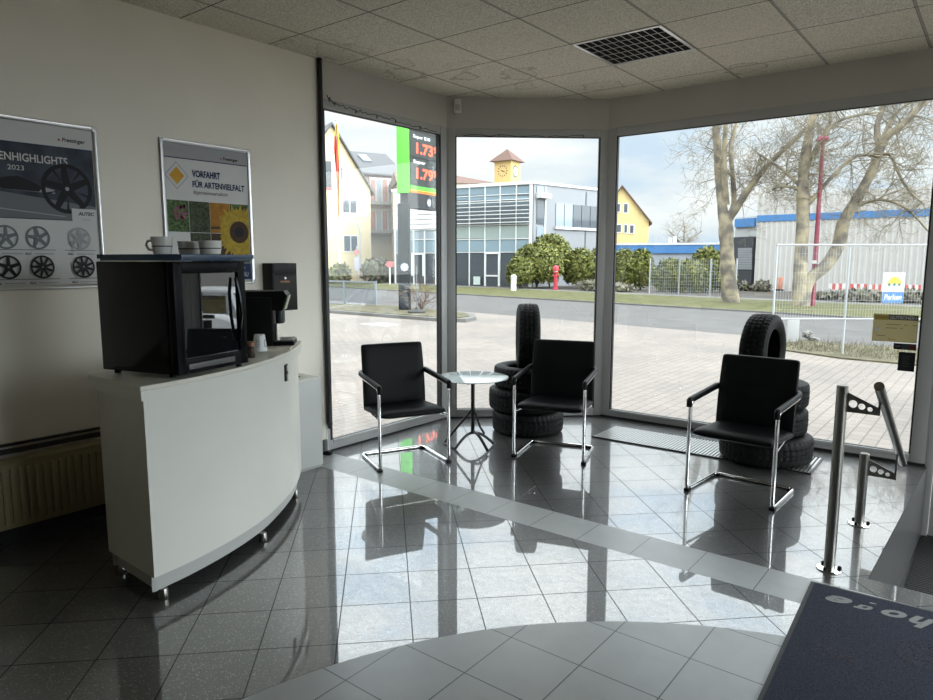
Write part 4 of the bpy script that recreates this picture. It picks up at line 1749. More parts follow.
lf = [mat('leaf yellow green', (.20, .20, .042), .55, spec=.3), mat('leaf mid green', (.13, .15, .036), .55, spec=.3), mat('leaf olive', (.165, .168, .042), .55, spec=.3), mat('leaf deep green', (.085, .105, .03), .55, spec=.3)]
lf_dark = [mat('leaf dull green', (.07, .085, .045), .7), mat('leaf grey green', (.11, .12, .075), .7), mat('leaf brown', (.10, .075, .05), .7)]
lf_dry = [mat('dry stalk', (.17, .145, .105), .8), mat('grey stalk', (.13, .12, .10), .8), mat('dry olive', (.11, .11, .06), .8)]


def blob(px, py, depth, wpx, hpx, dy=1.0):
    c0 = dp(px, py, depth)
    k = depth / FPX
    return ((c0.x, c0.y, c0.z), (wpx * k, wpx * k * dy, hpx * k))


bush('rounded_shrub', [blob(537, 266, 51, 28, 22, .45), blob(520, 273, 50, 15, 15, .5), blob(550, 256, 52, 24, 21, .4)], 19000, .19, lf, 'big rounded yellow green shrub behind the red hydrant, before the glass building', 'shrub', 11)
bush('rounded_shrub', [blob(580, 269, 51, 19, 20, .45), blob(600, 268, 51, 15, 20, .45)], 11000, .19, lf, 'yellow green shrub right of the red hydrant beyond the corner window', 'shrub', 12)
bush('rounded_shrub', [blob(624, 271, 48.5, 16, 21, .5), blob(641, 271, 48, 13, 21, .5)], 11000, .19, lf, 'yellow green hedge shrub left of the wire mesh fence, seen through right window', 'shrub', 13)
bush('rounded_shrub', [blob(672, 277, 45.5, 19, 18, .5), blob(707, 271, 45.5, 18, 23, .5), blob(688, 278, 45.0, 20, 17, .5), blob(722, 278, 44.5, 14, 16, .5)], 19000, .18, lf, 'broad green shrub growing behind the low wire mesh fence', 'shrub', 14)
bush('garden_shrub', [blob(341, 274, 62, 10, 10), blob(330, 277, 61, 9, 8)], 1100, .35, lf_dark + lf[1:3], 'dull green shrub beside flagpole before the cream house', 'shrub', 15)
bush('garden_shrub', [blob(378, 272, 63, 16, 13), blob(400, 273, 63, 12, 12)], 2200, .35, lf_dark, 'dark brownish shrub row behind the red arrow sign', 'shrub', 16)
bush('low_brush', [blob(600, 285, 46.5, 22, 6), blob(622, 288, 45.5, 14, 4)], 800, .22, lf_dry, 'dry brown brush at foot of the shrub right of hydrant', 'brush', 17)
bush('low_brush', [blob(858, 297, 35.5, 26, 7), blob(905, 297, 34.5, 24, 7), blob(830, 297, 36, 14, 5)], 2000, .22, lf_dry, 'low dry brush in front of the red and white barriers', 'brush', 18)
bush('low_brush', [blob(762, 287, 46, 8, 6), blob(745, 288, 47, 5, 6)], 600, .22, lf_dry, 'small dry brush at the left corner of the white hall', 'brush', 19)


def twigs(mbd, start, direction, length, rad, depth, r_, spread=.55, droop=0.0, seg=4):
    pts = [start]
    rs = [rad]
    d = direction.normalized()
    q = start
    for k in range(seg):
        d = (d + Vector((r_.gauss(0, .16), r_.gauss(0, .16), r_.gauss(0, .12) - droop)) * .8).normalized()
        q = q + d * (length / seg)
        pts.append(q)
        rs.append(max(rad * (1 - .75 * (k + 1) / seg), .006))
    mbd.tube(pts, rs, 5 if rad < .05 else 7, cap=False)
    if depth <= 0:
        return
    kids = r_.randint(2, 4)
    for _ in range(kids):
        i = r_.randint(1, seg)
        ax = Vector((r_.gauss(0, 1), r_.gauss(0, 1), r_.gauss(0, 1) + .25)).normalized()
        nd = (d * (1 - spread) + ax * spread * 1.1)
        twigs(mbd, pts[i], nd, length * r_.uniform(.5, .8), rs[i] * .62 + .002, depth - 1, r_, spread, droop, seg)


def limb(mbd, pts, depth, seed, nkids=10, tw_len=1.6, tw_rad=.028, tdepth=2, t0=.25, dz=0.0, kid_dir=None):
    """pts: (px, py, radius px) survey of a limb at its distance; offsets give real depth"""
    r_ = random.Random(seed)
    P, R_ = [], []
    n = len(pts)
    for i, q in enumerate(pts):
        off = dz * i / max(1, n - 1)
        P.append(dp(q[0], q[1], depth + off))
        R_.append(q[2] * depth / FPX)
    PP = catmull(P, 4)
    RR = []
    for i in range(n - 1):
        for k in range(4):
            RR.append(R_[i] + (R_[i + 1] - R_[i]) * k / 4)
    RR.append(R_[-1])
    RR = [x * r_.uniform(.93, 1.07) for x in RR]
    mbd[0].tube(PP, RR, 12)
    for _ in range(nkids):
        t_ = r_.uniform(t0, 1)
        i = min(int(t_ * (len(PP) - 1)), len(PP) - 2)
        tg = (PP[i + 1] - PP[i]).normalized()
        ax = Vector((r_.gauss(0, 1), r_.gauss(0, 1), r_.gauss(0, .8) + .15)).normalized()
        twigs(mbd[1], PP[i], tg * .35 + ax, tw_len * r_.uniform(.6, 1.3), min(tw_rad * r_.uniform(.7, 1.3), RR[i] * .8), tdepth, r_, droop=.03)


bark_m, bt, bb = nt('pale flaking bark')
tcn = bt.nodes.new('ShaderNodeTexCoord')
nn = bt.nodes.new('ShaderNodeTexNoise')
nn.inputs['Scale'].default_value = 1.7
nn.inputs['Detail'].default_value = 7
bt.links.new(tcn.outputs['Object'], nn.inputs['Vector'])
rr_ = bt.nodes.new('ShaderNodeValToRGB')
rr_.color_ramp.elements[0].position, rr_.color_ramp.elements[0].color = .40, (.115, .10, .083, 1)
rr_.color_ramp.elements[1].position, rr_.color_ramp.elements[1].color = .60, (.30, .255, .17, 1)
bt.links.new(nn.outputs['Fac'], rr_.inputs['Fac'])
bt.links.new(rr_.outputs['Color'], bb.inputs['Base Color'])
bb.inputs['Roughness'].default_value = .85
twig_m = mat('tree twig', (.21, .18, .125), .8)


def tree(name, label, base, limbs, depth, seed, **kw):
    root = thing(name, label, 'tree', base)
    a, b_ = MB(), MB()
    for k, L_ in enumerate(limbs):
        pts, opts = L_
        o = dict(kw)
        o.update(opts)
        limb((a, b_), pts, depth, seed + k * 13, **o)
    inv = -Vector(base)
    a.v = [Vector(q) + inv for q in a.v]
    b_.v = [Vector(q) + inv for q in b_.v]
    a.build('trunk', bark_m, root, angle=70)
    b_.build('branches', twig_m, root, angle=80)


b1 = gp(731, 303.5)
tree('bare_tree', 'bare tree forking from one trunk, seen at left of the right window', b1, [
    ([(731, 304, 9), (729, 285, 7.4), (727, 255, 7), (726, 230, 6.8), (725, 214, 6.6)], dict(nkids=0)),
    ([(724, 222, 5), (721, 195, 4.6), (718, 160, 4.0), (716, 126, 3.5), (713, 90, 3), (706, 50, 2.6)], dict(nkids=16, dz=.6, t0=.3)),
    ([(726, 205, 3.6), (724, 165, 2.8), (726, 126, 2.4), (731, 85, 1.8)], dict(nkids=12, dz=-1.0)),
    ([(728, 217, 3.4), (734, 203, 2.6), (732, 168, 2.3), (731, 146, 2.2), (738, 120, 2.0), (752, 90, 1.6)], dict(nkids=14, dz=1.2)),
    ([(729, 219, 4), (737, 207, 3.6), (750, 187, 3.2), (769, 164, 2.6), (797, 137, 2.0), (820, 112, 1.5), (840, 90, 1.0)], dict(nkids=26, dz=-1.5)),
], 33.7, 100, tw_len=1.5, tw_rad=.03, tdepth=3)
b2 = gp(801, 309)
tree('bare_tree', 'large twin stemmed bare tree leaning right behind the burgundy lamp post', b2, [
    ([(801, 309, 9), (800, 288, 7.2), (801, 255, 6.6), (803, 222, 6.2), (803, 187, 5.6), (805, 159, 5.0), (812, 120, 4.0), (818, 85, 3.0)], dict(nkids=22, t0=.45)),
    ([(803, 306, 6.5), (808, 282, 6), (827, 264, 6), (839, 244, 6), (842, 228, 6), (846, 217, 5.4), (858, 197, 5.0), (873, 169, 4.4), (880, 147, 4.2)], dict(nkids=10, t0=.6, dz=-.5)),
    ([(880, 150, 3.4), (877, 126, 2.8), (884, 105, 2.2), (890, 80, 1.6)], dict(nkids=16, dz=.5, t0=.0)),
    ([(879, 150, 4.0), (888, 136, 3.6), (903, 124, 3.2), (922, 104, 2.8), (945, 75, 2.0)], dict(nkids=26, dz=-1.0, t0=.1)),
    ([(882, 140, 1.8), (892, 118, 1.6), (908, 104, 1.2), (925, 98, .9)], dict(nkids=12, dz=1.0, t0=.1)),
    ([(804, 208, 2.2), (812, 200, 2.0), (829, 180, 1.8), (851, 159, 1.6), (866, 155, 1.4), (880, 157, 1.2)], dict(nkids=18, dz=-1.0, t0=.2)),
    ([(803, 190, 2), (790, 176, 1.7), (776, 165, 1.4), (757, 153, .9)], dict(nkids=18, dz=1.0, t0=.2)),
    ([(801, 190, 1.8), (792, 187, 1.5), (778, 187, 1.3), (772, 190, 1.0)], dict(nkids=6, dz=.4, t0=.3)),
    ([(808, 165, 2.2), (815, 150, 2.0), (830, 128, 1.7), (846, 118, 1.4), (880, 112, .9)], dict(nkids=22, dz=-.8, t0=.1)),
    ([(860, 205, 1.6), (872, 201, 1.5), (885, 200, 1.3), (907, 209, 1.2), (929, 232, .8)], dict(nkids=14, dz=-.6, t0=.2)),
    ([(880, 155, 1.8), (890, 155, 1.6), (897, 170, 1.3), (908, 190, 1.0), (925, 205, .7)], dict(nkids=20, dz=-.8, t0=.1)),
    ([(806, 175, 2), (812, 158, 1.8), (829, 130, 1.5), (830, 100, 1.0)], dict(nkids=16, dz=.8, t0=.1)),
], 31.2, 200, tw_len=1.5, tw_rad=.028, tdepth=3)
fb = dp(684, 268, 72)
tree('far_bare_tree', 'distant whitish bare tree above the flat blue edged building', (fb.x, fb.y, GZ), [
    ([(684, 275, 1.5), (684, 255, 1.4), (684, 245, 1.3)], dict(nkids=0)),
    ([(684, 248, 1), (676, 238, .8), (668, 230, .5)], dict(nkids=14, t0=0)),
    ([(684, 248, 1), (684, 236, .8), (685, 226, .5)], dict(nkids=16, t0=0)),
    ([(684, 248, 1), (692, 238, .8), (702, 231, .5)], dict(nkids=14, t0=0)),
], 72, 300, tw_len=1.6, tw_rad=.035, tdepth=2)

# ------------------------------------------------------------------ surveyed facades
class Facade:
    def __init__(self, P0, P1):
        self.P0 = Vector((P0.x, P0.y, GZ))
        ex = Vector((P1.x - P0.x, P1.y - P0.y, 0))
        self.L = ex.length
        self.ex = ex.normalized()
        self.n = Vector((self.ex.y, -self.ex.x, 0))
        if self.n.dot(EYE - self.P0) < 0:
            self.n = -self.n

    def uv(self, px, py):
        d = ray(px, py)
        s = (self.P0 - EYE).dot(self.n) / d.dot(self.n)
        q = EYE + d * s - self.P0
        return q.dot(self.ex), q.z

    def pt(self, u, v, w=0.0):
        return self.P0 + self.ex * u + Vector((0, 0, v)) + self.n * w

    def slab(self, m_, u0, v0, u1, v1, w0, w1, mi=0):
        vs = [self.pt(u, v, w_) for w_ in (w0, w1) for u, v in ((u0, v0), (u1, v0), (u1, v1), (u0, v1))]
        m_.add(vs, [(0, 1, 2, 3), (4, 5, 6, 7), (0, 1, 5, 4), (1, 2, 6, 5), (2, 3, 7, 6), (3, 0, 4, 7)], mi)
        return m_

    def pslab(self, m_, x0, y0, x1, y1, w0, w1, mi=0):      # y1 is the lower edge in the photo
        xm, ym = (x0 + x1) / 2, (y0 + y1) / 2
        u0, u1 = self.uv(x0, ym)[0], self.uv(x1, ym)[0]
        v1, v0 = self.uv(xm, y0)[1], self.uv(xm, y1)[1]
        return self.slab(m_, u0, v0, u1, v1, w0, w1, mi)


def xy(px, depth):
    q = dp(px, 262, depth)
    return Vector((q.x, q.y, GZ))


def finish(m_, name, m, root):
    m_.v = [Vector(q) - root.location for q in m_.v]
    return m_.build(name, m, root, smooth=False)


cream = mat('cream house render', (.62, .52, .33), .85, var=.04, scale=.6)
yellow = mat('yellow house render', (.62, .48, .22), .85, var=.04, scale=.6)
roof_grey = mat('grey roof tiles', (.085, .085, .09), .7, var=.12, scale=3)
roof_red = mat('red brown roof tiles', (.125, .068, .05), .8, var=.12, scale=3)
pale = mat('white painted facade', (.62, .62, .61), .6)
dglass = mat('dark window glass', (.085, .10, .115), .08)
lglass = mat('pale window glass', (.26, .30, .33), .1)
blind_m = mat('pale blind', (.42, .42, .42), .6)


def win(fc, root, x0, y0, x1, y1, frame=.10, m=None, mull=1):
    f = MB()
    fc.pslab(f, x0, y0, x1, y1, .0, .06)
    o = finish(f, 'window', pale, root)
    g_ = MB()
    xm, ym = (x0 + x1) / 2, (y0 + y1) / 2
    u0, u1 = fc.uv(x0, ym)[0], fc.uv(x1, ym)[0]
    v1, v0 = fc.uv(xm, y0)[1], fc.uv(xm, y1)[1]
    n = mull + 1
    wd_ = (u1 - u0 - frame) / n
    for k in range(n):
        fc.slab(g_, u0 + frame + k * wd_, v0 + frame, u0 + (k + 1) * wd_, v1 - frame, .06, .075)
    p = finish(g_, 'pane', m or dglass, root)
    p.parent = o


def gable_house(label, P0, P1, depth, eave_v, apex_u, apex_v, wall, roof, group=None, over=.35):
    """gable end faces the road"""
    fc = Facade(P0, P1)
    root = thing('house', label, 'house', fc.P0, 0, group)
    body = MB()
    prof = [(0, 0), (fc.L, 0), (fc.L, eave_v), (apex_u, apex_v), (0, eave_v)]
    fr_, bk = [fc.pt(u, v) for u, v in prof], [fc.pt(u, v, -depth) for u, v in prof]
    body.add(fr_ + bk, [(0, 1, 2, 3, 4), (9, 8, 7, 6, 5), (0, 1, 6, 5), (1, 2, 7, 6), (2, 3, 8, 7), (3, 4, 9, 8), (4, 0, 5, 9)])
    finish(body, 'wall', wall, root)
    rf = MB()
    for (ua, va, ub, vb) in ((apex_u, apex_v, fc.L + over, eave_v - over * (apex_v - eave_v) / (fc.L - apex_u)), (apex_u, apex_v, -over, eave_v - over * (apex_v - eave_v) / apex_u)):
        vs = [fc.pt(ua, va + .02, over), fc.pt(ub, vb + .02, over), fc.pt(ub, vb + .02, -depth - over), fc.pt(ua, va + .02, -depth - over)]
        vs += [q + Vector((0, 0, .22)) for q in vs]
        rf.add(vs, [(0, 1, 2, 3), (4, 5, 6, 7), (0, 1, 5, 4), (1, 2, 6, 5), (2, 3, 7, 6), (3, 0, 4, 7)])
    finish(rf, 'roof', roof, root)
    return fc, root


# cream house at the left
P0, P1 = xy(291, 63.5), xy(371.5, 67.5)
fc = Facade(P0, P1)
ua, va = fc.uv(331, 125)
ue, ve = fc.uv(371, 190)
fc, root = gable_house('cream gabled house seen through the left window behind the flagpole', P0, P1, 12, ve, ua, va, cream, roof_grey)
for w_ in ((336, 167, 343.5, 181), (342, 199, 357, 213.5), (343, 235, 358, 252)):
    win(fc, root, *w_)
# grey roofed house beside it
P0, P1 = xy(340, 76), xy(404, 80)
fc = Facade(P0, P1)
root = thing('house', 'pinkish house with grey tiled roof and balconies right of cream house', 'house', fc.P0)
ev, rv = fc.uv(370, 172)[1], fc.uv(362, 146)[1]
D_h = 11
body = MB()
prof = [(0, 0), (0, ev), (-D_h / 2, rv), (-D_h, ev), (-D_h, 0)]
sa, sb = [fc.pt(0, v, w_) for w_, v in prof], [fc.pt(fc.L, v, w_) for w_, v in prof]
body.add(sa + sb, [(0, 1, 2, 3, 4), (9, 8, 7, 6, 5), (0, 1, 6, 5), (3, 4, 9, 8), (4, 0, 5, 9)])
finish(body, 'wall', mat('dusty pink render', (.40, .29, .26), .85), root)
rf = MB()
for wa, wb_, va_, vb_ in ((-D_h / 2, .5, rv, ev - .4), (-D_h / 2, -D_h - .5, rv, ev - .4)):
    vs = [fc.pt(-.3, va_ + .05, wa), fc.pt(fc.L + .3, va_ + .05, wa), fc.pt(fc.L + .3, vb_ + .05, wb_), fc.pt(-.3, vb_ + .05, wb_)]
    vs += [q + Vector((0, 0, .2)) for q in vs]
    rf.add(vs, [(0, 1, 2, 3), (4, 5, 6, 7), (0, 1, 5, 4), (1, 2, 6, 5), (2, 3, 7, 6), (3, 0, 4, 7)])
ro = finish(rf, 'roof', roof_grey, root)
sk = MB()
q0 = fc.pt(fc.uv(376, 155)[0], ev + (rv - ev) * .62 + .3, -D_h / 2 * .62 + .0)
s_ = math.atan2(rv - ev + .4, D_h / 2 + .5)
Mx = frame_from(q0, fc.ex, (Vector((0, 0, 1)) * math.sin(s_) - fc.n * math.cos(s_)))
sk.box(Mx @ Vector((0, 0, 0)), (1.0, 1.9, .16), M=Mx.to_3x3().to_4x4())
finish(sk, 'skylight', lglass, root)
for y0, y1 in ((178, 203), (209, 231)):
    bl = MB()
    fc.pslab(bl, 369, y0, 393, y1, .02, .25)
    o = finish(bl, 'balcony_front', blind_m, root)
    for k in range(4):
        g_ = MB()
        fc.pslab(g_, 370 + k * 5.9, y0 + 2, 374.5 + k * 5.9, y1 - 1, .25, .30)
        p = finish(g_, 'balcony_pane', lglass if k % 2 else mat('brick red panel', (.30, .17, .14), .7), root)
    bl = MB()
    fc.pslab(bl, 367, y1 - .5, 400, y1 + 2.5, 0, 1.2)
    finish(bl, 'balcony_slab', mat('grey balcony slab', (.25, .25, .24), .7), root)
lw = MB()
fc.pslab(lw, 369, 236, 395, 262, .02, .08)
finish(lw, 'ground_floor_panel', mat('beige panel', (.42, .38, .30), .7), root)

# glass fronted building
P0, P1, P2 = xy(394, 60), xy(533, 53.5), xy(614, 60.5)
f1, f2 = Facade(P0, P1), Facade(P1, P2)
root = thing('office_building', 'glass fronted two storey office building with grey metal side beyond the corner window', 'building', P0)
topv = f1.uv(533, 182.5)[1]
clad = mat('grey metal cladding', (.23, .235, .25), .5, var=.03, scale=2)
body = MB()
bk_ = [(q + (q - Vector((0, 0, GZ))).normalized() * 14) for q in (P2, P0)]
poly4 = [P0, P1, P2, bk_[0], bk_[1]]
body.prism([(q.x, q.y) for q in poly4], GZ, topv + GZ)
finish(body, 'wall', clad, root)
ed = MB()
f1.slab(ed, -.1, topv - .12, f1.L + .1, topv + .14, -.1, .16)
f2.slab(ed, -.1, topv - .10, f2.L + .1, topv + .10, -.1, .12)
finish(ed, 'roof_edge', pale, root)
# white clad part at the left, glazed part at the right
lw = MB()
for k in range(8):
    y0 = 191 + k * 4.8
    f1.pslab(lw, 394, y0, 452, y0 + 4.2, .0, .10)
finish(lw, 'white_cladding', pale, root)
blue_gl = mat('blue grey spandrel glass', (.20, .27, .31), .12, spec=.6)
mid_gl = mat('blue grey window glass', (.13, .16, .18), .1, spec=.6)
green_gl = mat('pale green glass', (.27, .32, .30), .12, spec=.6)
shop_gl = mat('dark shop glass', (.05, .06, .07), .06, spec=.6)
mul = [455, 470, 485.5, 500.5, 516.5, 531]
bays = []
for k in range(5):
    bays.append((mul[k], mul[k + 1]))
rows = [(186.5, 195, blue_gl), (196, 200, blue_gl), (201, 224, None), (226, 238.5, green_gl), (240, 251.5, blue_gl), (253, 286, shop_gl)]
for x0, x1 in bays:
    for y0, y1, m in rows:
        g_ = MB()
        sl = (y0 - 184) * .0
        f1.pslab(g_, x0 + .4, y0, x1 - .4, y1, .02, .06)
        o = finish(g_, 'glazing', m or mid_gl, root)
for x0, x1 in ((396.5, 404), (404.5, 414), (414.5, 425), (425.5, 436), (436.5, 446), (446.5, 454)):
    for y0, y1, m in ((231, 239, lglass), (240, 252, blue_gl), (254, 283, shop_gl)):
        g_ = MB()
        f1.pslab(g_, x0, y0, x1, y1, .02, .06)
        finish(g_, 'glazing', m, root)
for x in mul + [396, 404.3, 414.3, 425.3, 436.3, 446.3]:
    g_ = MB()
    w0 = 1.4 if x == 531 else .45
    f1.pslab(g_, x - w0, 184 if x > 450 else 231, x + w0, 287, .05, .14)
    finish(g_, 'mullion', pale, root)
tr2 = MB()
for y in (195.3, 200.5, 225, 239.2, 252.2):
    f1.pslab(tr2, 455, y - .35, 531, y + .35, .05, .12)
for y in (230, 239.5, 253):
    f1.pslab(tr2, 395, y - .35, 454, y + .35, .05, .12)
finish(tr2, 'transom', pale, root)
ls = MB()
for y in (203, 207, 211.5, 215, 219, 223):
    f1.pslab(ls, 454, y - .45, 530, y + .25, .25, .40)
finish(ls, 'sunshade_slats', pale, root)
dd = MB()
for x0, x1 in ((485.3, 486.6), (498.8, 500.2)):
    f1.pslab(dd, x0, 253, x1, 287, .06, .16)
f1.pslab(dd, 486, 252.6, 500, 254, .06, .16)
f1.pslab(dd, 486, 275, 500, 276.5, .06, .16)
finish(dd, 'entrance_frame', pale, root)
dd = MB()
for x in (413, 424):
    f1.pslab(dd, x - .8, 254, x + .8, 276, .06, .16)
f1.pslab(dd, 413, 253.5, 424, 254.8, .06, .16)
finish(dd, 'entrance_frame', pale, root)
for k in range(5):
    a = 555.5 + k * 8.6
    g_ = MB()
    f2.pslab(g_, a, 203.5 + k * .75, a + 7.9, 226.5 + k * .35, .02, .06)
    finish(g_, 'strip_window_pane', lglass if k in (0, 1) else dglass, root)
g_ = MB()
f2.slab(g_, f2.uv(554, 228)[0], f2.uv(554, 229)[1], f2.uv(599, 228)[0], f2.uv(554, 226.5)[1], .02, .2)
finish(g_, 'window_sill', pale, root)
for y0, y1, m in ((186, 193, blue_gl), (200, 224, dglass), (226, 237, lglass), (239, 252, blue_gl)):
    g_ = MB()
    f2.pslab(g_, 536.5, y0 + .5, 543.5, y1, .02, .06)
    finish(g_, 'glazing', m, root)
g_ = MB()
f2.pslab(g_, 543.8, 187, 545, 260, .02, .10)
finish(g_, 'mullion', pale, root)
g_ = MB()
f2.pslab(g_, 536, 193.5, 546, 198.5, .02, .6)
finish(g_, 'blind_box', pale, root)
g_ = MB()
f2.pslab(g_, 585.0, 192, 586, 256, .0, .02)
finish(g_, 'joint', mat('dark joint', (.06, .06, .065), .6), root)
sg = MB()
f1.pslab(sg, 475.5, 276.5, 482, 284.5, .3, .36)
finish(sg, 'notice_board', mat('pale green board', (.45, .52, .48), .5), root)

# clock tower
tc_ = xy(506.5, 75)
k75 = 75 / FPX
tz = dp(506, 164, 75).z
az = dp(506, 154.5, 75).z
root = thing('clock_tower', 'square yellow clock tower with brown pyramid roof above the glass building', 'tower', (tc_.x, tc_.y, GZ), math.atan2(RT.y, RT.x) + math.radians(-33))
hs = 1.02
c = MB()
c.span((-hs, -hs, 0), (hs, hs, tz - GZ))
c.build('tower_body', mat('amber render', (.60, .43, .17), .85), root, smooth=False)
c = MB()
e_ = hs + .42
c.add([(-e_, -e_, tz - GZ), (e_, -e_, tz - GZ), (e_, e_, tz - GZ), (-e_, e_, tz - GZ), (0, 0, az - GZ + .35)], [(0, 1, 4), (1, 2, 4), (2, 3, 4), (3, 0, 4), (3, 2, 1, 0)])
c.build('tower_roof', roof_red, root, smooth=False)
for ang, ring_ in ((0, False), (PI / 2, True)):
    Rm = Matrix.Rotation(ang, 4, 'Z') @ frame_from((0, -hs - .01, tz - GZ - 1.05), (1, 0, 0), (0, 0, 1))
    Fc = Flat(Rm)
    if ring_:
        Fc.disc(0, 0, .62, .62, 1)
        Fc.up(.01)
        Fc.ring(0, 0, .56, .64, 0)
        Fc.up(.01)
    for k in range(12):
        a = 2 * PI * k / 12
        Fc.pl([(math.cos(a) * r1 - math.sin(a) * s1, math.sin(a) * r1 + math.cos(a) * s1) for r1, s1 in ((.46, -.05), (.62, -.05), (.62, .05), (.46, .05))], 0)
    Fc.up(.01)
    for a, L_, w_ in ((math.radians(-20), .42, .06), (math.radians(160), .3, .06)):
        Fc.pl([(-math.sin(a) * w_, math.cos(a) * w_), (math.cos(a) * L_, math.sin(a) * L_), (math.sin(a) * w_, -math.cos(a) * w_)], 0)
    cfm = [mat('clock black', (.03, .03, .03), .5), mat('clock white', (.55, .55, .54), .5)]
    o = Fc.leafbuild('clock_face', cfm, root)

# red roofed block behind the glass building
P0, P1 = xy(400, 70), xy(497, 72)
fc = Facade(P0, P1)
root = thing('house', 'building with red brown tiled roof showing above the glass building roof', 'house', fc.P0)
ev = fc.uv(480, 184)[1]
rv = fc.uv(440, 166)[1]
u_r = fc.uv(452, 178)[0]
c = MB()
fc.slab(c, 0, 0, fc.L, ev, -11, 0)
finish(c, 'wall', cream, root)
c = MB()
vs = [fc.pt(-.3, ev, .4), fc.pt(fc.L + .3, ev, .4), fc.pt(fc.L + .3, ev, -11.4), fc.pt(-.3, ev, -11.4), fc.pt(0, rv, -5.5), fc.pt(u_r, rv, -5.5)]
c.add(vs, [(0, 1, 5, 4), (1, 2, 5), (2, 3, 4, 5), (3, 0, 4), (3, 2, 1, 0)])
finish(c, 'roof', roof_red, root)

# yellow house right
P0, P1 = xy(597, 81.1), xy(647.5, 80)
fc = Facade(P0, P1)
ua, va = fc.uv(622, 187)
ve = fc.uv(647, 221)[1]
fc, root = gable_house('yellow gabled house behind the hedge at left edge of the right window', P0, P1, 12, ve, ua, va, yellow, roof_red)
for w_ in ((616.5, 203, 621, 212.5), (623, 203, 628.5, 213.5), (616, 224, 622, 233), (623.5, 224, 628, 233.5), (629, 224.5, 634.5, 234)):
    win(fc, root, *w_, frame=.12, mull=0)
P0, P1 = xy(575, 82), xy(603, 84)
fc = Facade(P0, P1)
root = thing('house', 'brown roof edge showing above the grey metal wall of the office building', 'house', fc.P0)
ev = fc.uv(595, 191)[1]
c = MB()
fc.slab(c, 0, 0, fc.L, ev, -8, 0)
finish(c, 'wall', cream, root)
c = MB()
vs = [fc.pt(-.3, ev, .4), fc.pt(fc.L + .3, ev, .4), fc.pt(fc.L + .3, ev, -8.4), fc.pt(-.3, ev, -8.4), fc.pt(3, ev + .5, -4), fc.pt(fc.L, ev + .5, -4)]
c.add(vs, [(0, 1, 5, 4), (1, 2, 5), (2, 3, 4, 5), (3, 0, 4), (3, 2, 1, 0)])
finish(c, 'roof', roof_red, root)

# low flat building with a blue edge
blue_m = mat('blue fascia sheet', (.06, .19, .42), .45)
P0, P1 = xy(598, 62), xy(742, 58)
fc = Facade(P0, P1)
root = thing('flat_building', 'low flat roofed building with blue edge behind the shrubs', 'building', fc.P0)
tv = fc.uv(680, 243.5)[1]
c = MB()
fc.slab(c, 0, 0, fc.L, tv, -10, 0)
finish(c, 'wall', mat('grey lower wall', (.34, .36, .40), .6, var=.06, scale=.8), root)
c = MB()
fc.slab(c, 0, tv - .85, fc.L, tv - .12, .0, .15)
finish(c, 'blue_edge', blue_m, root)
c = MB()
fc.slab(c, -.1, tv - .12, fc.L + .1, tv + .06, -10, .2)
finish(c, 'roof_edge', pale, root)
for x0, x1, y0 in ((668, 671, 237.5), (672.5, 675.5, 236)):
    c = MB()
    fc.pslab(c, x0, y0, x1, 244, -2, -1)
    finish(c, 'chimney', pale, root)

# white hall
P0 = xy(755, 48.5)
P1 = xy(933, 41.6)
P1 = P0 + (P1 - P0) * 1.6
fc = Facade(P0, P1)
root = thing('hall', 'large white ribbed metal hall with blue band behind the bare trees', 'hall', fc.P0)
tv = fc.uv(758, 196)[1]
c = MB()
pr = []
u = 0.0
while u < fc.L:
    for du, w_ in ((0, 0), (.20, 0), (.24, .05), (.31, .05), (.35, 0)):
        pr.append((u + du, w_))
    u += .35
pr = [q for q in pr if q[0] <= fc.L]
vs = [fc.pt(u_, 0, w_) for u_, w_ in pr] + [fc.pt(u_, tv, w_) for u_, w_ in pr]
n = len(pr)
c.add(vs, [(i, i + 1, n + i + 1, n + i) for i in range(n - 1)])
hall_m = mat('off white ribbed sheet', (.49, .47, .445), .55, var=.03, scale=.5)
finish(c, 'ribbed_wall', hall_m, root)
c = MB()
fc.slab(c, 0, 0, fc.L, tv - .05, -25, -.02)
finish(c, 'wall', hall_m, root)
c = MB()
b1_, b0_ = fc.uv(758, 215.5)[1], fc.uv(758, 221.8)[1]
fc.slab(c, -.03, b0_, fc.L, b1_, .0, .075)
finish(c, 'blue_band', blue_m, root)
# loading dock beside the hall
P0, P1 = xy(733.5, 53), xy(757, 51)
fc = Facade(P0, P1)
root = thing('loading_dock', 'grey loading dock with blue top edge left of the white hall', 'dock', fc.P0)
t1 = fc.uv(745, 217)[1]
c = MB()
fc.slab(c, 0, 0, fc.L, t1, -8, 0)
finish(c, 'wall', mat('pale grey dock wall', (.42, .42, .41), .6), root)
c = MB()
fc.pslab(c, 736.5, 218.5, 756, 227, 0, .2)
finish(c, 'blue_edge', blue_m, root)
c = MB()
fc.pslab(c, 736.5, 237, 757, 288, .0, .5)
finish(c, 'dock_opening', mat('dark opening shade', (.045, .048, .055), .7), root)  # dark slab painted in for the shaded dock opening
c = MB()
for k in range(9):
    fc.pslab(c, 743, 248 + k * 2.4, 757, 250.2 + k * 2.4, .5, .55)
finish(c, 'roller_door', mat('grey roller slats', (.24, .25, .26), .5), root)

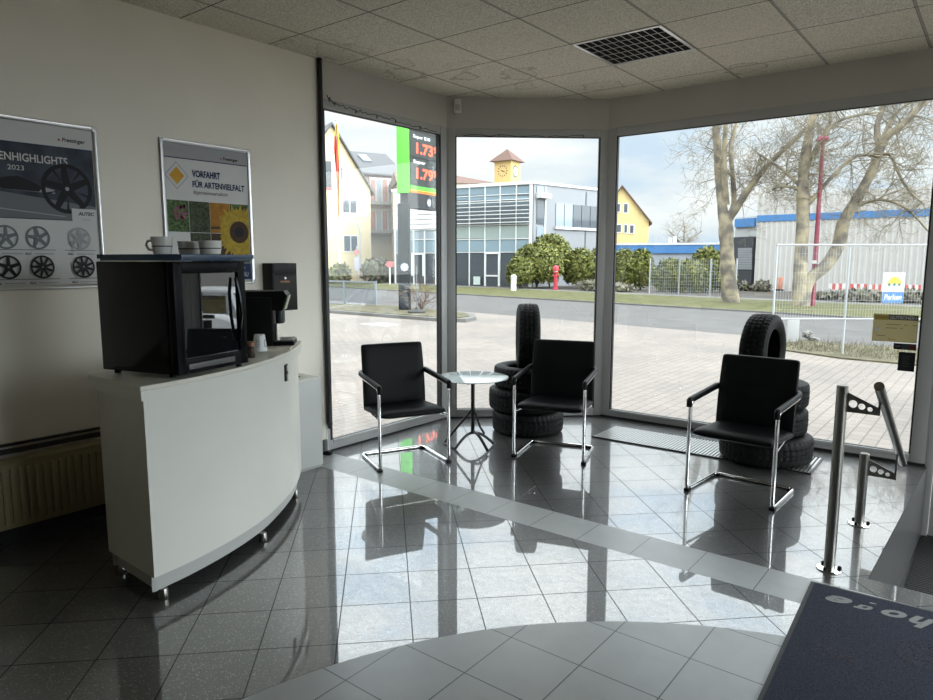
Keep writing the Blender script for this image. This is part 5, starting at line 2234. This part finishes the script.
# ------------------------------------------------------------------ street furniture
burg = mat('burgundy paint', (.23, .035, .065), .5)
lb = gp(812, 306)
lt_ = dp(823.3, 144.5, (lb - EYE).dot(FW))
root = thing('street_lamp', 'tall burgundy street lamp post in front of the white hall', 'street lamp', lb)
hgt = lt_.z - GZ
c = MB()
c.tube([(0, 0, 0), (0, 0, hgt * .35), (0, 0, hgt)], [.13, .105, .075], 12)
c.build('pole', burg, root)
hd_ = Vector((RT.x, RT.y, 0)).normalized()
c = MB()
c.tube([hd_ * -.28 + Vector((0, 0, hgt)), hd_ * -.1 + Vector((0, 0, hgt + .10)), hd_ * .16 + Vector((0, 0, hgt + .08)), hd_ * .22 + Vector((0, 0, hgt - .02))], [.07, .12, .12, .06], 10)
c.build('lamp_head', burg, root)
c = MB()
c.span((-.1, -.15, 1.95), (.1, -.10, 2.1))
c.build('plate', pale, root)

hb = gp(555.5, 290)
root = thing('hydrant', 'red pillar hydrant standing in front of the yellow green shrubs', 'hydrant', hb)
red_m = mat('red enamel', (.42, .035, .05), .45)
c = MB()
c.lathe([(.20, 0), (.20, .12), (.135, .16), (.135, 1.15), (.20, 1.2), (.20, 1.26), (.15, 1.30), (.15, 1.36)], 20)
c.build('shaft', red_m, root)
c = MB()
c.lathe([(.19, 1.36), (.235, 1.38), (.235, 1.55), (.19, 1.66), (.08, 1.73), (0, 1.74)], 20)
c.build('cap', red_m, root)
c = MB()
c.lathe([(.155, 1.30), (.158, 1.30), (.158, 1.36), (.155, 1.36)], 20, closed=True)
c.build('white_ring', pale, root)
for s in (-1, 1):
    c = MB()
    c.tube([(s * .12, 0, 1.0), (s * .26, 0, 1.0)], .055, 10)
    c.build('outlet', red_m, root)
bb_ = gp(513.5, 291)
root = thing('bollard', 'short white concrete bollard on the verge left of red hydrant', 'bollard', bb_)
c = MB()
c.lathe([(.19, 0), (.19, .92), (.21, .93), (.21, 1.02), (.12, 1.10), (0, 1.11)], 20)
c.build('bollard_body', pale, root)

# low wire mesh fence in front of the shrub
galv = mat('galvanised wire', (.42, .44, .45), .45, .5)


def mesh_fence(name, label, P0, P1, z0, z1, zfoot, post_at, dv, dh, rw, post_r, rails=True, foot_at=None):
    P0, P1 = Vector(P0), Vector(P1)
    L_ = (P1 - P0).length
    ex = (P1 - P0).normalized()
    root = thing(name, label, 'fence', (P0.x, P0.y, GZ), math.atan2(ex.y, ex.x))
    c = MB()
    k = 0.0
    while k <= L_:
        c.tube([(k, 0, z0 - GZ), (k, 0, z1 - GZ)], rw, 4, cap=False)
        k += dv
    z = z0
    while z <= z1:
        c.tube([(0, .012, z - GZ), (L_, .012, z - GZ)], rw * 1.15, 4, cap=False)
        z += dh
    c.build('wire_mesh', galv, root)
    for u in post_at:
        c = MB()
        c.tube([(u, .02, zfoot - GZ), (u, .02, z1 - GZ + .03)], post_r, 8)
        c.build('post', galv, root)
    if rails:
        for z in (z0, z1):
            c = MB()
            c.tube([(0, 0, z - GZ), (L_, 0, z - GZ)], post_r * .8, 8)
            c.build('rail', galv, root)
    return root


fa, fb_ = gp(649, 294), gp(735, 297)
Lf = (fb_ - fa).length
mesh_fence('wire_fence', 'low galvanised wire mesh fence in front of the broad green shrub', fa, fb_, GZ + .05, 1.62, GZ, [0, Lf * .36, Lf * .72, Lf], .14, .2, .008, .045, rails=False)
# tall site fence close to the window
e_rt = Vector((RT.x, RT.y, 0)).normalized()
pf_ = gp(842.5, 355)
PA = pf_ - e_rt * 1.60
PBb = pf_ + e_rt * 2.1
zt_ = 1.885
mesh_fence('site_fence', 'tall galvanised mesh fence with blue parking sign outside the right window', PA, PBb, .26, zt_, GZ, [0, 1.60, 3.7], .062, .205, .0022, .024)
# parking sign fixed to it, on its own
q = dp(893.5, 288, (pf_ - EYE).dot(FW) - .10)
root = thing('parking_sign', 'white and blue Parken sign with yellow car picture on the site fence', 'sign', (q.x, q.y, q.z), math.atan2(e_rt.y, e_rt.x))
sw, sh = .235, .335
c = MB()
c.span((-sw, 0, -sh), (sw, .012, sh), bev=.003)
c.build('sign_board', mat('white sign sheet', (.66, .66, .66), .4), root)
Fp = Flat(Matrix(((1, 0, 0, 0), (0, 0, -1, -.0008), (0, 1, 0, 0), (0, 0, 0, 1))))
Fp.rect(-sw + .003, -sh + .003, sw - .003, -.085, 0)
Fp.up()
Fp.pl([(-.17, .09), (-.165, .13), (-.12, .155), (-.07, .225), (0, .255), (.07, .245), (.12, .19), (.15, .165), (.175, .13), (.17, .09)], 1)
Fp.up()
for x in (-.10, .01, .12):
    Fp.disc(x, .075, .034, .034, 2, 16)
Fp.text('Parken', .165, 0, -.255, 3, align='CENTER', bold=.004, shear=.12, sx=.85)
Fp.leafbuild('sign_print', [blue_m, mat('sign yellow', (.75, .47, .01), .4), mat('sign teal', (.03, .16, .15), .4), mat('white sign sheet', (0, 0, 0))], root)
# dry verge strip below the fence
c = MB()
vp = [gp(760, 347), gp(786, 351), gp(842, 359), gp(920, 366), gp(990, 372), gp(990, 352), gp(920, 349.5), gp(842, 345), gp(790, 340), gp(760, 338)]
c.prism([(q_.x, q_.y) for q_ in vp], GZ - .01, GZ + .03)
r_ = random.Random(5)
for k in range(1500):
    a, b_ = r_.random(), r_.random()
    px = 765 + a * 215
    y0_, y1_ = 339 + (px - 760) * .06, 347 + (px - 760) * .118
    q_ = gp(px, y0_ + (y1_ - y0_) * b_)
    h_ = r_.uniform(.05, .17) * (2.0 if r_.random() < .04 else 1)
    d_ = Vector((r_.gauss(0, .06), r_.gauss(0, .06), h_))
    s_ = e_rt * .006
    z_ = Vector((0, 0, GZ + .02 - q_.z))
    c.poly([q_ + z_ - s_, q_ + z_ + s_, q_ + z_ + d_])
tag(c.leafbuild('dry_grass_strip', [dry_m]), 'dry grass strip along foot of the tall site fence', 'grass', kind='stuff')
# rubble lying by the fence
rk = gp(809, 341)
root = thing('rubble_heap', 'small heap of grey rubble beside the tall fence behind right tyre', 'rubble', rk)
r_ = random.Random(9)
for k in range(6):
    c = MB()
    bm = bmesh.new()
    bmesh.ops.create_icosphere(bm, subdivisions=2, radius=.10)
    for v in bm.verts:
        v.co *= r_.uniform(.7, 1.25)
        v.co.z *= .75
    off = Vector((r_.uniform(-.2, .2), r_.uniform(-.12, .12), .06 + .07 * (k % 3)))
    c.add([v.co + off for v in bm.verts], [[v.index for v in f.verts] for f in bm.faces])
    bm.free()
    c.build('stone', mat('grey stone', (.16, .15, .14), .85, var=.3, scale=12), root, angle=20)
fs_ = MB()
qa = gp(792, 343)
fs_.box((qa.x, qa.y, GZ + .30), (.30, .05, .60), math.atan2(e_rt.y, e_rt.x), bev=.006)
tag(fs_.build('pale_block', mat('pale block', (.34, .34, .33), .8)), 'pale block leaning upright left of the grey rubble heap', 'slab')  # pale upright block beside the heap

# red and white barriers and an orange beacon in front of the hall
for i, (x0, x1, lab) in enumerate(((829, 845, 'leftmost red and white barrier board before the white hall'), (850, 867, 'red and white barrier board right of the fence post'), (869, 884, 'red and white barrier board just left of the Parken sign'), (905, 921, 'rightmost red and white barrier board, right of the Parken sign'))):
    q0_, q1_ = dp(x0, 286.5 + i * .5, 37.5), dp(x1, 287 + i * .5, 37.3)
    ex = (q1_ - q0_)
    L_ = ex.length
    root = thing('barrier_board', lab, 'barrier', (q0_.x, q0_.y, GZ), math.atan2(ex.y, ex.x), 'red and white barriers')
    zc_ = q0_.z - GZ
    c = MB()
    for k in range(5):
        c.span((L_ * k / 5, -.015, zc_ - .17), (L_ * (k + 1) / 5, .015, zc_ + .17), mi=(k + i) % 2)
    c.build('board', [mat('barrier white', (.60, .58, .57), .5), mat('barrier red', (.48, .07, .06), .5)], root, smooth=False)
    for u in (.08, L_ - .08):
        c = MB()
        c.span((u - .03, .015, 0), (u + .03, .05, zc_ + .1))
        c.build('leg', galv, root)
ob = gp(779.5, 291)
root = thing('orange_beacon', 'small orange beacon post between the bare trees before the hall', 'beacon', ob)
c = MB()
c.span((-.16, -.04, .12), (.16, .04, .95), bev=.02)
c.build('beacon_board', mat('orange plastic', (.52, .19, .11), .5), root)
c = MB()
c.span((-.25, -.2, 0), (.25, .2, .12), bev=.02)
c.build('beacon_foot', black_pl, root)

# ------------------------------------------------------------------ fuel price sign
green_m = mat('sign green', (.10, .62, .045), .4)
pg = gp(405, 312.5)
sd = Vector((-.14, .99, 0)).normalized()          # the sign board runs away from the camera
# how far along the board the photo column 447 lies
def along_sign(px):
    return min((abs(((pg + sd * k * .005 - EYE).dot(RT) / (pg + sd * k * .005 - EYE).dot(FW)) * FPX + 466.5 - px), k * .005) for k in range(0, 1600))[1]


bw_ = along_sign(437.6)
root = thing('price_sign', 'green and black fuel price pylon with red digits outside the left window', 'sign', (pg.x, pg.y, GZ), math.atan2(sd.y, sd.x))
# local x along the board, -y towards the camera side (sign face)
dpt = (pg - EYE).dot(FW)


def zat(py, px=404):
    return dp(px, py, dpt).z - GZ


side = 1 if Vector((-sd.y, sd.x, 0)).dot(EYE - pg) > 0 else -1
pw_ = .50


def spn(c, x0, z0, x1, z1, w0, w1, mi=0, bev=0):
    c.span((x0, side * w0, z0), (x1, side * w1, z1), mi, bev)


# pylon post
c = MB()
c.box((0, 0, zat(205) / 2), (.46, .46, zat(205)), -math.atan2(sd.y, sd.x) + math.atan2(RT.y, RT.x), bev=.02)
c.build('post', mat('dark grey sign post', (.016, .020, .021), .5, spec=.2), root)
c = MB()
c.box((0, 0, zat(120) / 2 + zat(187.2) / 2), (.47, .47, zat(105) - zat(187.2)), -math.atan2(sd.y, sd.x) + math.atan2(RT.y, RT.x), bev=.01)
c.build('green_column', green_m, root)
c = MB()
spn(c, .22, zat(187.2), bw_, zat(90), -.15, .18)
c.build('sign_cabinet', mat('dark sign panel', (.038, .044, .042), .4, spec=.3), root, smooth=False)
c = MB()
spn(c, .2, zat(190.8), bw_ + .02, zat(186.8), -.17, .21)
c.build('green_band', green_m, root, smooth=False)
c = MB()
spn(c, .2, zat(193.6), bw_ + .02, zat(190.8), -.17, .21)
c.build('orange_band', mat('sign orange', (.62, .16, .03), .4), root, smooth=False)
c = MB()
spn(c, .0, zat(208.5), bw_ + .02, zat(193.6), -.17, .20)
c.build('lower_panel', mat('slate panel', (.035, .037, .04), .5, spec=.3), root, smooth=False)
ex_l = Vector((1, 0, 0)) if side < 0 else Vector((-1, 0, 0))
c = MB()
spn(c, .3, zat(159), bw_ - .05, zat(157.6), .18, .20)
spn(c, .3, zat(133.5), bw_ - .05, zat(132.3), .18, .20)
c.build('row_divider', mat('row divider', (.02, .02, .02), .4), root, smooth=False)
ledm = mat('red price digits', (.9, .08, .04), .4, emit=((1, .12, .05), 1.1))
Fs = Flat(frame_from((0, side * .182, 0), (-side, 0, 0), (0, 0, 1)) if False else frame_from((0, side * .183, 0), (1, 0, 0) if side < 0 else (-1, 0, 0), (0, 0, 1)))
uu = lambda px: along_sign(px) if side < 0 else -along_sign(px)
for y_d, y_l, lab, xe, val in ((155, 141, 'Super E10', 427.5, '1.73'), (179.5, 165.3, 'Super', 423, '1.79')):
    Fs.fit(lab, uu(411), uu(xe), zat(y_l), zat(y_l - 4.2) - zat(y_l), 0, bold=.03)
    Fs.fit(val, uu(414), uu(430.3), zat(y_d), zat(y_d - 11) - zat(y_d), 1, bold=.03)
    Fs.fit('9', uu(431), uu(434), zat(y_d - 4.5), zat(y_d - 11) - zat(y_d - 4.5), 1, bold=.03)
Fs.leafbuild('price_lettering', [mat('sign white', (.62, .62, .62), .4), ledm], root)
Fq = Flat(frame_from((0, side * .205, 0), (1, 0, 0) if side < 0 else (-1, 0, 0), (0, 0, 1)))
for k in range(4):
    a = PI / 4 * k
    ca, sa_ = math.cos(a), math.sin(a)
    xx = bw_ * .62
    Fq.pl([(xx + ca * .15 - sa_ * .03, zat(201.5) + sa_ * .15 + ca * .03), (xx - ca * .15 - sa_ * .03, zat(201.5) - sa_ * .15 + ca * .03), (xx - ca * .15 + sa_ * .03, zat(201.5) - sa_ * .15 - ca * .03), (xx + ca * .15 + sa_ * .03, zat(201.5) + sa_ * .15 - ca * .03)], 0)
    Fq.up(.0005)
Fq.leafbuild('star_mark', [mat('pale blue star', (.45, .55, .75), .4)], root)
pz = Flat(Matrix.Rotation(-math.atan2(sd.y, sd.x) + math.atan2(RT.y, RT.x), 4, 'Z') @ frame_from((0, -.235, 0), (1, 0, 0), (0, 0, 1)))
for k in range(4):
    a = PI / 4 * k
    ca, sa_ = math.cos(a), math.sin(a)
    pz.pl([(.02 + ca * .16 - sa_ * .035, zat(267) + sa_ * .16 + ca * .035), (.02 - ca * .16 - sa_ * .035, zat(267) - sa_ * .16 + ca * .035), (.02 - ca * .16 + sa_ * .035, zat(267) - sa_ * .16 - ca * .035), (.02 + ca * .16 + sa_ * .035, zat(267) + sa_ * .16 - ca * .035)], 0)
    pz.up(.0005)
pz.disc(0.0, zat(301), .2, .3, 1)
pz.leafbuild('post_star', [mat('pale blue star', (0, 0, 0)), mat('black oval', (.02, .024, .03), .4)], root)

# glazed railing left of the price sign
ra, rb_ = gp(322, 305.5), gp(376, 308)
ex = (rb_ - ra)
Lr = ex.length
root = thing('glass_railing', 'framed glass railing on the island left of the price sign', 'railing', (ra.x, ra.y, GZ), math.atan2(ex.y, ex.x))
for a, b_ in ((0, .43), (.43, 1.0)):
    c = MB()
    c.span((Lr * a + .05, -.01, .12), (Lr * b_ - .05, .01, 1.12))
    c.build('railing_pane', glass_material('hazy railing glass', (.80, .83, .86)), root, smooth=False)
    c = MB()
    c.span((Lr * a, -.03, .08), (Lr * b_, .03, .13))
    c.span((Lr * a, -.03, 1.10), (Lr * b_, .03, 1.17))
    c.build('railing_rail', mat('grey railing', (.20, .22, .24), .5), root, smooth=False)
for u in (0, .43, 1.0):
    c = MB()
    c.span((Lr * u - .04, -.04, 0), (Lr * u + .04, .04, 1.18))
    c.build('post', mat('grey railing', (0, 0, 0)), root, smooth=False)
# parasol base with its pole, and a bare potted shrub
pb = gp(416.7, 316)
root = thing('parasol_base', 'round black parasol base with thin pole on the kerbed island', 'parasol base', (pb.x, pb.y, GZ + .13))
c = MB()
c.lathe([(.34, 0), (.34, .05), (.24, .10), (.06, .14), (.05, .2), (0, .2)], 24)
c.build('base_disc', mat('black concrete foot', (.025, .025, .025), .6), root)
c = MB()
c.tube([(0, 0, .15), (0, 0, 1.75)], .025, 8)
c.build('pole', mat('grey pole', (.12, .12, .12), .5), root)
q_ = gp(421, 313)
root = thing('bare_shrub', 'small leafless shrub on the island right of the price sign post', 'shrub', (q_.x, q_.y, GZ + .12))
c = MB()
r_ = random.Random(21)
for k in range(12):
    a = r_.uniform(0, 2 * PI)
    twigs(c, Vector((0, 0, 0)), Vector((math.cos(a) * .5, math.sin(a) * .5, 1)), r_.uniform(.6, 1.0), .018, 2, r_, seg=3)
c.build('twig', mat('reddish twig', (.13, .085, .06), .8), root)

# flagpole, signs, arrow board
fpb = gp(340, 282.5)
dF = (fpb - EYE).dot(FW)
root = thing('flagpole', 'white flagpole with hanging yellow and red flag before the cream house', 'flagpole', fpb)
zt2 = dp(338.3, 124, dF).z - GZ
c = MB()
c.tube([(0, 0, 0), (0, 0, zt2)], [.12, .07], 10)
c.lathe([(0, .12), (.13, .1), (.15, 0), (.1, -.1), (0, -.12)], 10, (0, 0, zt2))
c.build('pole', pale, root)
c = MB()
k_ = dF / FPX
rows_ = [(128, .2, 1.2), (140, -1.6, 2.6), (152, -2.2, 2.2), (163, -1.8, 2.0), (174, -1.2, 2.2), (190, -.8, 2.2), (205, -.3, 1.8), (218, .3, 1.2)]
nv = 7
vs = []
for i, (py, l_, r2) in enumerate(rows_):
    for j in range(nv):
        t_ = j / (nv - 1)
        x = (l_ + (r2 - l_) * t_) * k_
        vs.append(hd_ * x + Vector((hd_.y, -hd_.x, 0)) * (.18 * math.sin(t_ * 9 + i) + .14) + Vector((0, 0, dp(338, py, dF).z - GZ)))
n0 = len(vs)
vs += [q + Vector((hd_.y, -hd_.x, 0)) * .02 for q in vs]
for i in range(len(rows_) - 1):
    for j in range(nv - 1):
        mi = 0 if (i in (0, 5, 6)) else (1 if (j % 3 < 2 and i < 4) else (0 if j % 2 else 1))
        a = i * nv + j
        c.add([vs[a], vs[a + 1], vs[a + nv + 1], vs[a + nv], vs[n0 + a], vs[n0 + a + 1], vs[n0 + a + nv + 1], vs[n0 + a + nv]], [(0, 1, 2, 3), (4, 5, 6, 7)], mi)
c.leafbuild('flag', [mat('flag yellow', (.66, .44, .03), .7), mat('flag red', (.55, .07, .05), .7)], root)
q_ = gp(361, 282)
dS = (q_ - EYE).dot(FW)
root = thing('sign_post', 'curved white sign post with small traffic boards right of flagpole', 'sign post', q_)
kz = lambda py: dp(360, py, dS).z - GZ
k_ = dS / FPX
c = MB()
c.tube([Vector((0, 0, 0)), Vector((0, 0, kz(232))), hd_ * (-2 * k_) + Vector((0, 0, kz(225))), hd_ * (-6 * k_) + Vector((0, 0, kz(217))), hd_ * (8 * k_) + Vector((0, 0, kz(217)))], .10, 8)
c.build('pole', mat('pale grey pole', (.40, .41, .40), .5), root)
fwd = Vector((hd_.y, -hd_.x, 0))
c = MB()
Mf = frame_from(fwd * .15 + hd_ * (-3.5 * k_) + Vector((0, 0, kz(252))), hd_, (0, 0, 1))
c.lathe([(0, 0), (.26, 0), (.26, .04), (0, .04)], 20, Mf.translation, M=Mf.to_3x3())
c.build('round_sign', mat('faded red sign', (.50, .22, .20), .5), root)
c = MB()
c.box(fwd * .15 + hd_ * (-3.5 * k_) + Vector((0, 0, kz(264))), (5 * k_, .05, 13 * k_), math.atan2(hd_.y, hd_.x))
c.tube([hd_ * (-3.5 * k_), hd_ * (-3.5 * k_) + Vector((0, 0, kz(246)))], .06, 8)
c.build('board', mat('pale lilac board', (.45, .44, .52), .5), root)
q_ = gp(390, 284.5)
root = thing('arrow_sign', 'small red arrow shaped sign on white post beside the shrub row', 'sign', q_, math.atan2(hd_.y, hd_.x))
dS = (q_ - EYE).dot(FW)
k_ = dS / FPX
kz = lambda py: dp(390, py, dS).z - GZ
c = MB()
c.tube([(0, 0, 0), (0, 0, kz(262))], .07, 8)
c.build('post', pale, root)
c = MB()
c.prism([(-4.5 * k_, 0), (-2.5 * k_, 2 * k_), (-2 * k_, 3 * k_), (4 * k_, 3 * k_), (4 * k_, -2.5 * k_), (-2 * k_, -2.5 * k_)], -.10, -.05, M=Matrix(((1, 0, 0, 0), (0, 0, 1, 0), (0, 1, 0, kz(264.5)), (0, 0, 0, 1))))
c.build('arrow_board', mat('coral red board', (.52, .12, .12), .5), root)
q_ = gp(327, 300)
dS = (q_ - EYE).dot(FW)
k_ = dS / FPX
kz = lambda py: dp(330, py, dS).z - GZ
root = thing('hanging_sign', 'dark square sign with red lower edge at far left of left window', 'sign', q_, math.atan2(hd_.y, hd_.x))
c = MB()
c.span((-9 * k_, -.05, 0), (-7 * k_, .05, kz(160)))
c.build('post', mat('dark grey sign post', (0, 0, 0)), root, smooth=False)
c = MB()
c.span((-9 * k_, -.12, kz(189)), (8 * k_, -.05, kz(164)), bev=.01)
c.build('sign_board', mat('slate sign board', (.11, .125, .13), .4), root)
c = MB()
c.span((-9 * k_, -.125, kz(192)), (8 * k_, -.045, kz(189.2)))
c.build('red_edge', mat('coral red board', (0, 0, 0)), root, smooth=False)

# parked estate car, right of the view, mirrored in the fridge door
root = thing('parked_car', 'white estate car parked outside, mirrored in the glass door of the mini fridge', 'car', (2.9, 11.6, GZ), math.radians(15))
paint = mat('white car paint', (.62, .63, .64), .2, coat=.6)
c = MB()
prof = [(-2.2, .35), (-2.25, .62), (-2.2, .88), (-2.05, .98), (-1.80, 1.06), (-1.55, 1.12), (-.95, 1.15), (.6, 1.10), (1.0, 1.04), (1.75, .92), (2.15, .78), (2.2, .45), (2.1, .3), (-2.1, .3)]
XZ = Matrix(((1, 0, 0, 0), (0, 0, 1, 0), (0, 1, 0, 0), (0, 0, 0, 1)))
c.prism(prof, -.86, .86, M=XZ)
body = c.build('car_body', paint, root)
bv = body.modifiers.new('bevel', 'BEVEL')
bv.width = .09
bv.segments = 3
c = MB()
lo = [(-1.95, 1.02), (.95, 1.04)]
vs = [(-2.02, -.80, 1.02), (1.05, -.80, 1.02), (1.05, .80, 1.02), (-2.02, .80, 1.02), (-1.6, -.60, 1.50), (.15, -.60, 1.50), (.15, .60, 1.50), (-1.6, .60, 1.50)]
c.add(vs, [(0, 1, 2, 3), (4, 5, 6, 7), (0, 1, 5, 4), (1, 2, 6, 5), (2, 3, 7, 6), (3, 0, 4, 7)])
c.build('car_glass', dglass, root, smooth=False)
c = MB()
c.prism([(-1.65, 1.49), (-1.5, 1.54), (0, 1.55), (.2, 1.49)], -.60, .60, M=XZ)
for x0_, x1_ in ((-1.98, -1.6), (-.9, -.85), (.0, .05), (1.0, .15)):
    for s in (-1, 1):
        c.tube([(x0_, s * .80, 1.04), (x1_, s * .61, 1.51)], .04, 6)
c.build('car_roof', paint, root)
for x in (-1.35, 1.35):
    for s in (-1, 1):
        c = MB()
        Mw = Matrix.Rotation(PI / 2, 3, 'X')
        c.lathe([(0, -.09), (.20, -.10), (.31, -.09), (.325, 0), (.31, .09), (.20, .10), (0, .09)], 24, (x, s * .80, .325), M=Mw)
        wh = c.build('car_wheel', rubber_m, root)
        c = MB()
        c.lathe([(0, -.005), (.2, 0), (.2, .012), (0, .012)], 20, (x, s * .905, .325), M=Mw)
        o_ = c.build('wheel_rim', alu_m, wh)
for s in (-1, 1):
    c = MB()
    c.box((-2.15, s * .70, .86), (.14, .30, .20), bev=.03)
    c.build('tail_light', mat('red tail light', (.30, .015, .02), .2), root)
# ------------------------------------------------------------------ sky
wd = bpy.data.worlds.new('sky')
SC.world = wd
wd.use_nodes = True
t = wd.node_tree
N, Lk = t.nodes, t.links
bg = N['Background']
tc = N.new('ShaderNodeTexCoord')
sp = N.new('ShaderNodeSeparateXYZ')
Lk.new(tc.outputs['Generated'], sp.inputs[0])
mp = N.new('ShaderNodeMapping')
mp.inputs['Scale'].default_value = (3.2, 3.2, 11)
mp.inputs['Location'].default_value = (.3, .7, .2)
Lk.new(tc.outputs['Generated'], mp.inputs['Vector'])
nz = N.new('ShaderNodeTexNoise')
nz.inputs['Scale'].default_value = 1.3
nz.inputs['Detail'].default_value = 8
nz.inputs['Roughness'].default_value = .52
Lk.new(mp.outputs['Vector'], nz.inputs['Vector'])
r = N.new('ShaderNodeValToRGB')
e = r.color_ramp.elements
e[0].position, e[0].color = .36, (.60, .72, .86, 1)
e[1].position, e[1].color = .60, (.94, .95, .96, 1)
m_ = e.new(.47)
m_.color = (.78, .83, .88, 1)
Lk.new(nz.outputs['Fac'], r.inputs['Fac'])
lum = N.new('ShaderNodeValToRGB')
e = lum.color_ramp.elements
e[0].position, e[0].color = 0, (.178, .178, .178, 1)
e[1].position, e[1].color = 1, (.9, .9, .9, 1)
for pos, v in ((.19, .188), (.34, .50), (.6, .8)):
    q = e.new(pos)
    q.color = (v, v, v, 1)
Lk.new(sp.outputs[2], lum.inputs['Fac'])
# bright sky lobe right of the view, added to light the left wall
vm = N.new('ShaderNodeVectorMath')
vm.operation = 'DOT_PRODUCT'
vm.inputs[1].default_value = Vector((.80, .12, .27)).normalized()
Lk.new(tc.outputs['Generated'], vm.inputs[0])
glow = math_node(t, 'MAXIMUM', vm.outputs['Value'], 0.0)
glow = math_node(t, 'POWER', glow, 5.0)
glow = math_node(t, 'MULTIPLY', glow, 1.6)
lsum = math_node(t, 'ADD', lum.outputs['Color'], glow)
cb = N.new('ShaderNodeCombineXYZ')
for k in range(3):
    Lk.new(lsum, cb.inputs[k])
mx = N.new('ShaderNodeMix')
mx.data_type = 'RGBA'
mx.blend_type = 'MULTIPLY'
mx.inputs[0].default_value = 1
Lk.new(r.outputs['Color'], mx.inputs[6])
Lk.new(cb.outputs[0], mx.inputs[7])
Lk.new(mx.outputs[2], bg.inputs['Color'])
bg.inputs['Strength'].default_value = 4.8

# ------------------------------------------------------------------ view settings
vs_ = SC.view_settings
vs_.view_transform = 'Standard'
vs_.look = 'None'
vs_.exposure = .5
vs_.gamma = 1
vs_.use_curve_mapping = False
SC.cycles.max_bounces = 12
SC.cycles.diffuse_bounces = 6
SC.cycles.glossy_bounces = 5
SC.cycles.transparent_max_bounces = 24
SC.cycles.transmission_bounces = 8
SC.cycles.caustics_reflective = False
SC.cycles.caustics_refractive = False
SC.cycles.use_denoising = True
SC.cycles.sample_clamp_indirect = 6
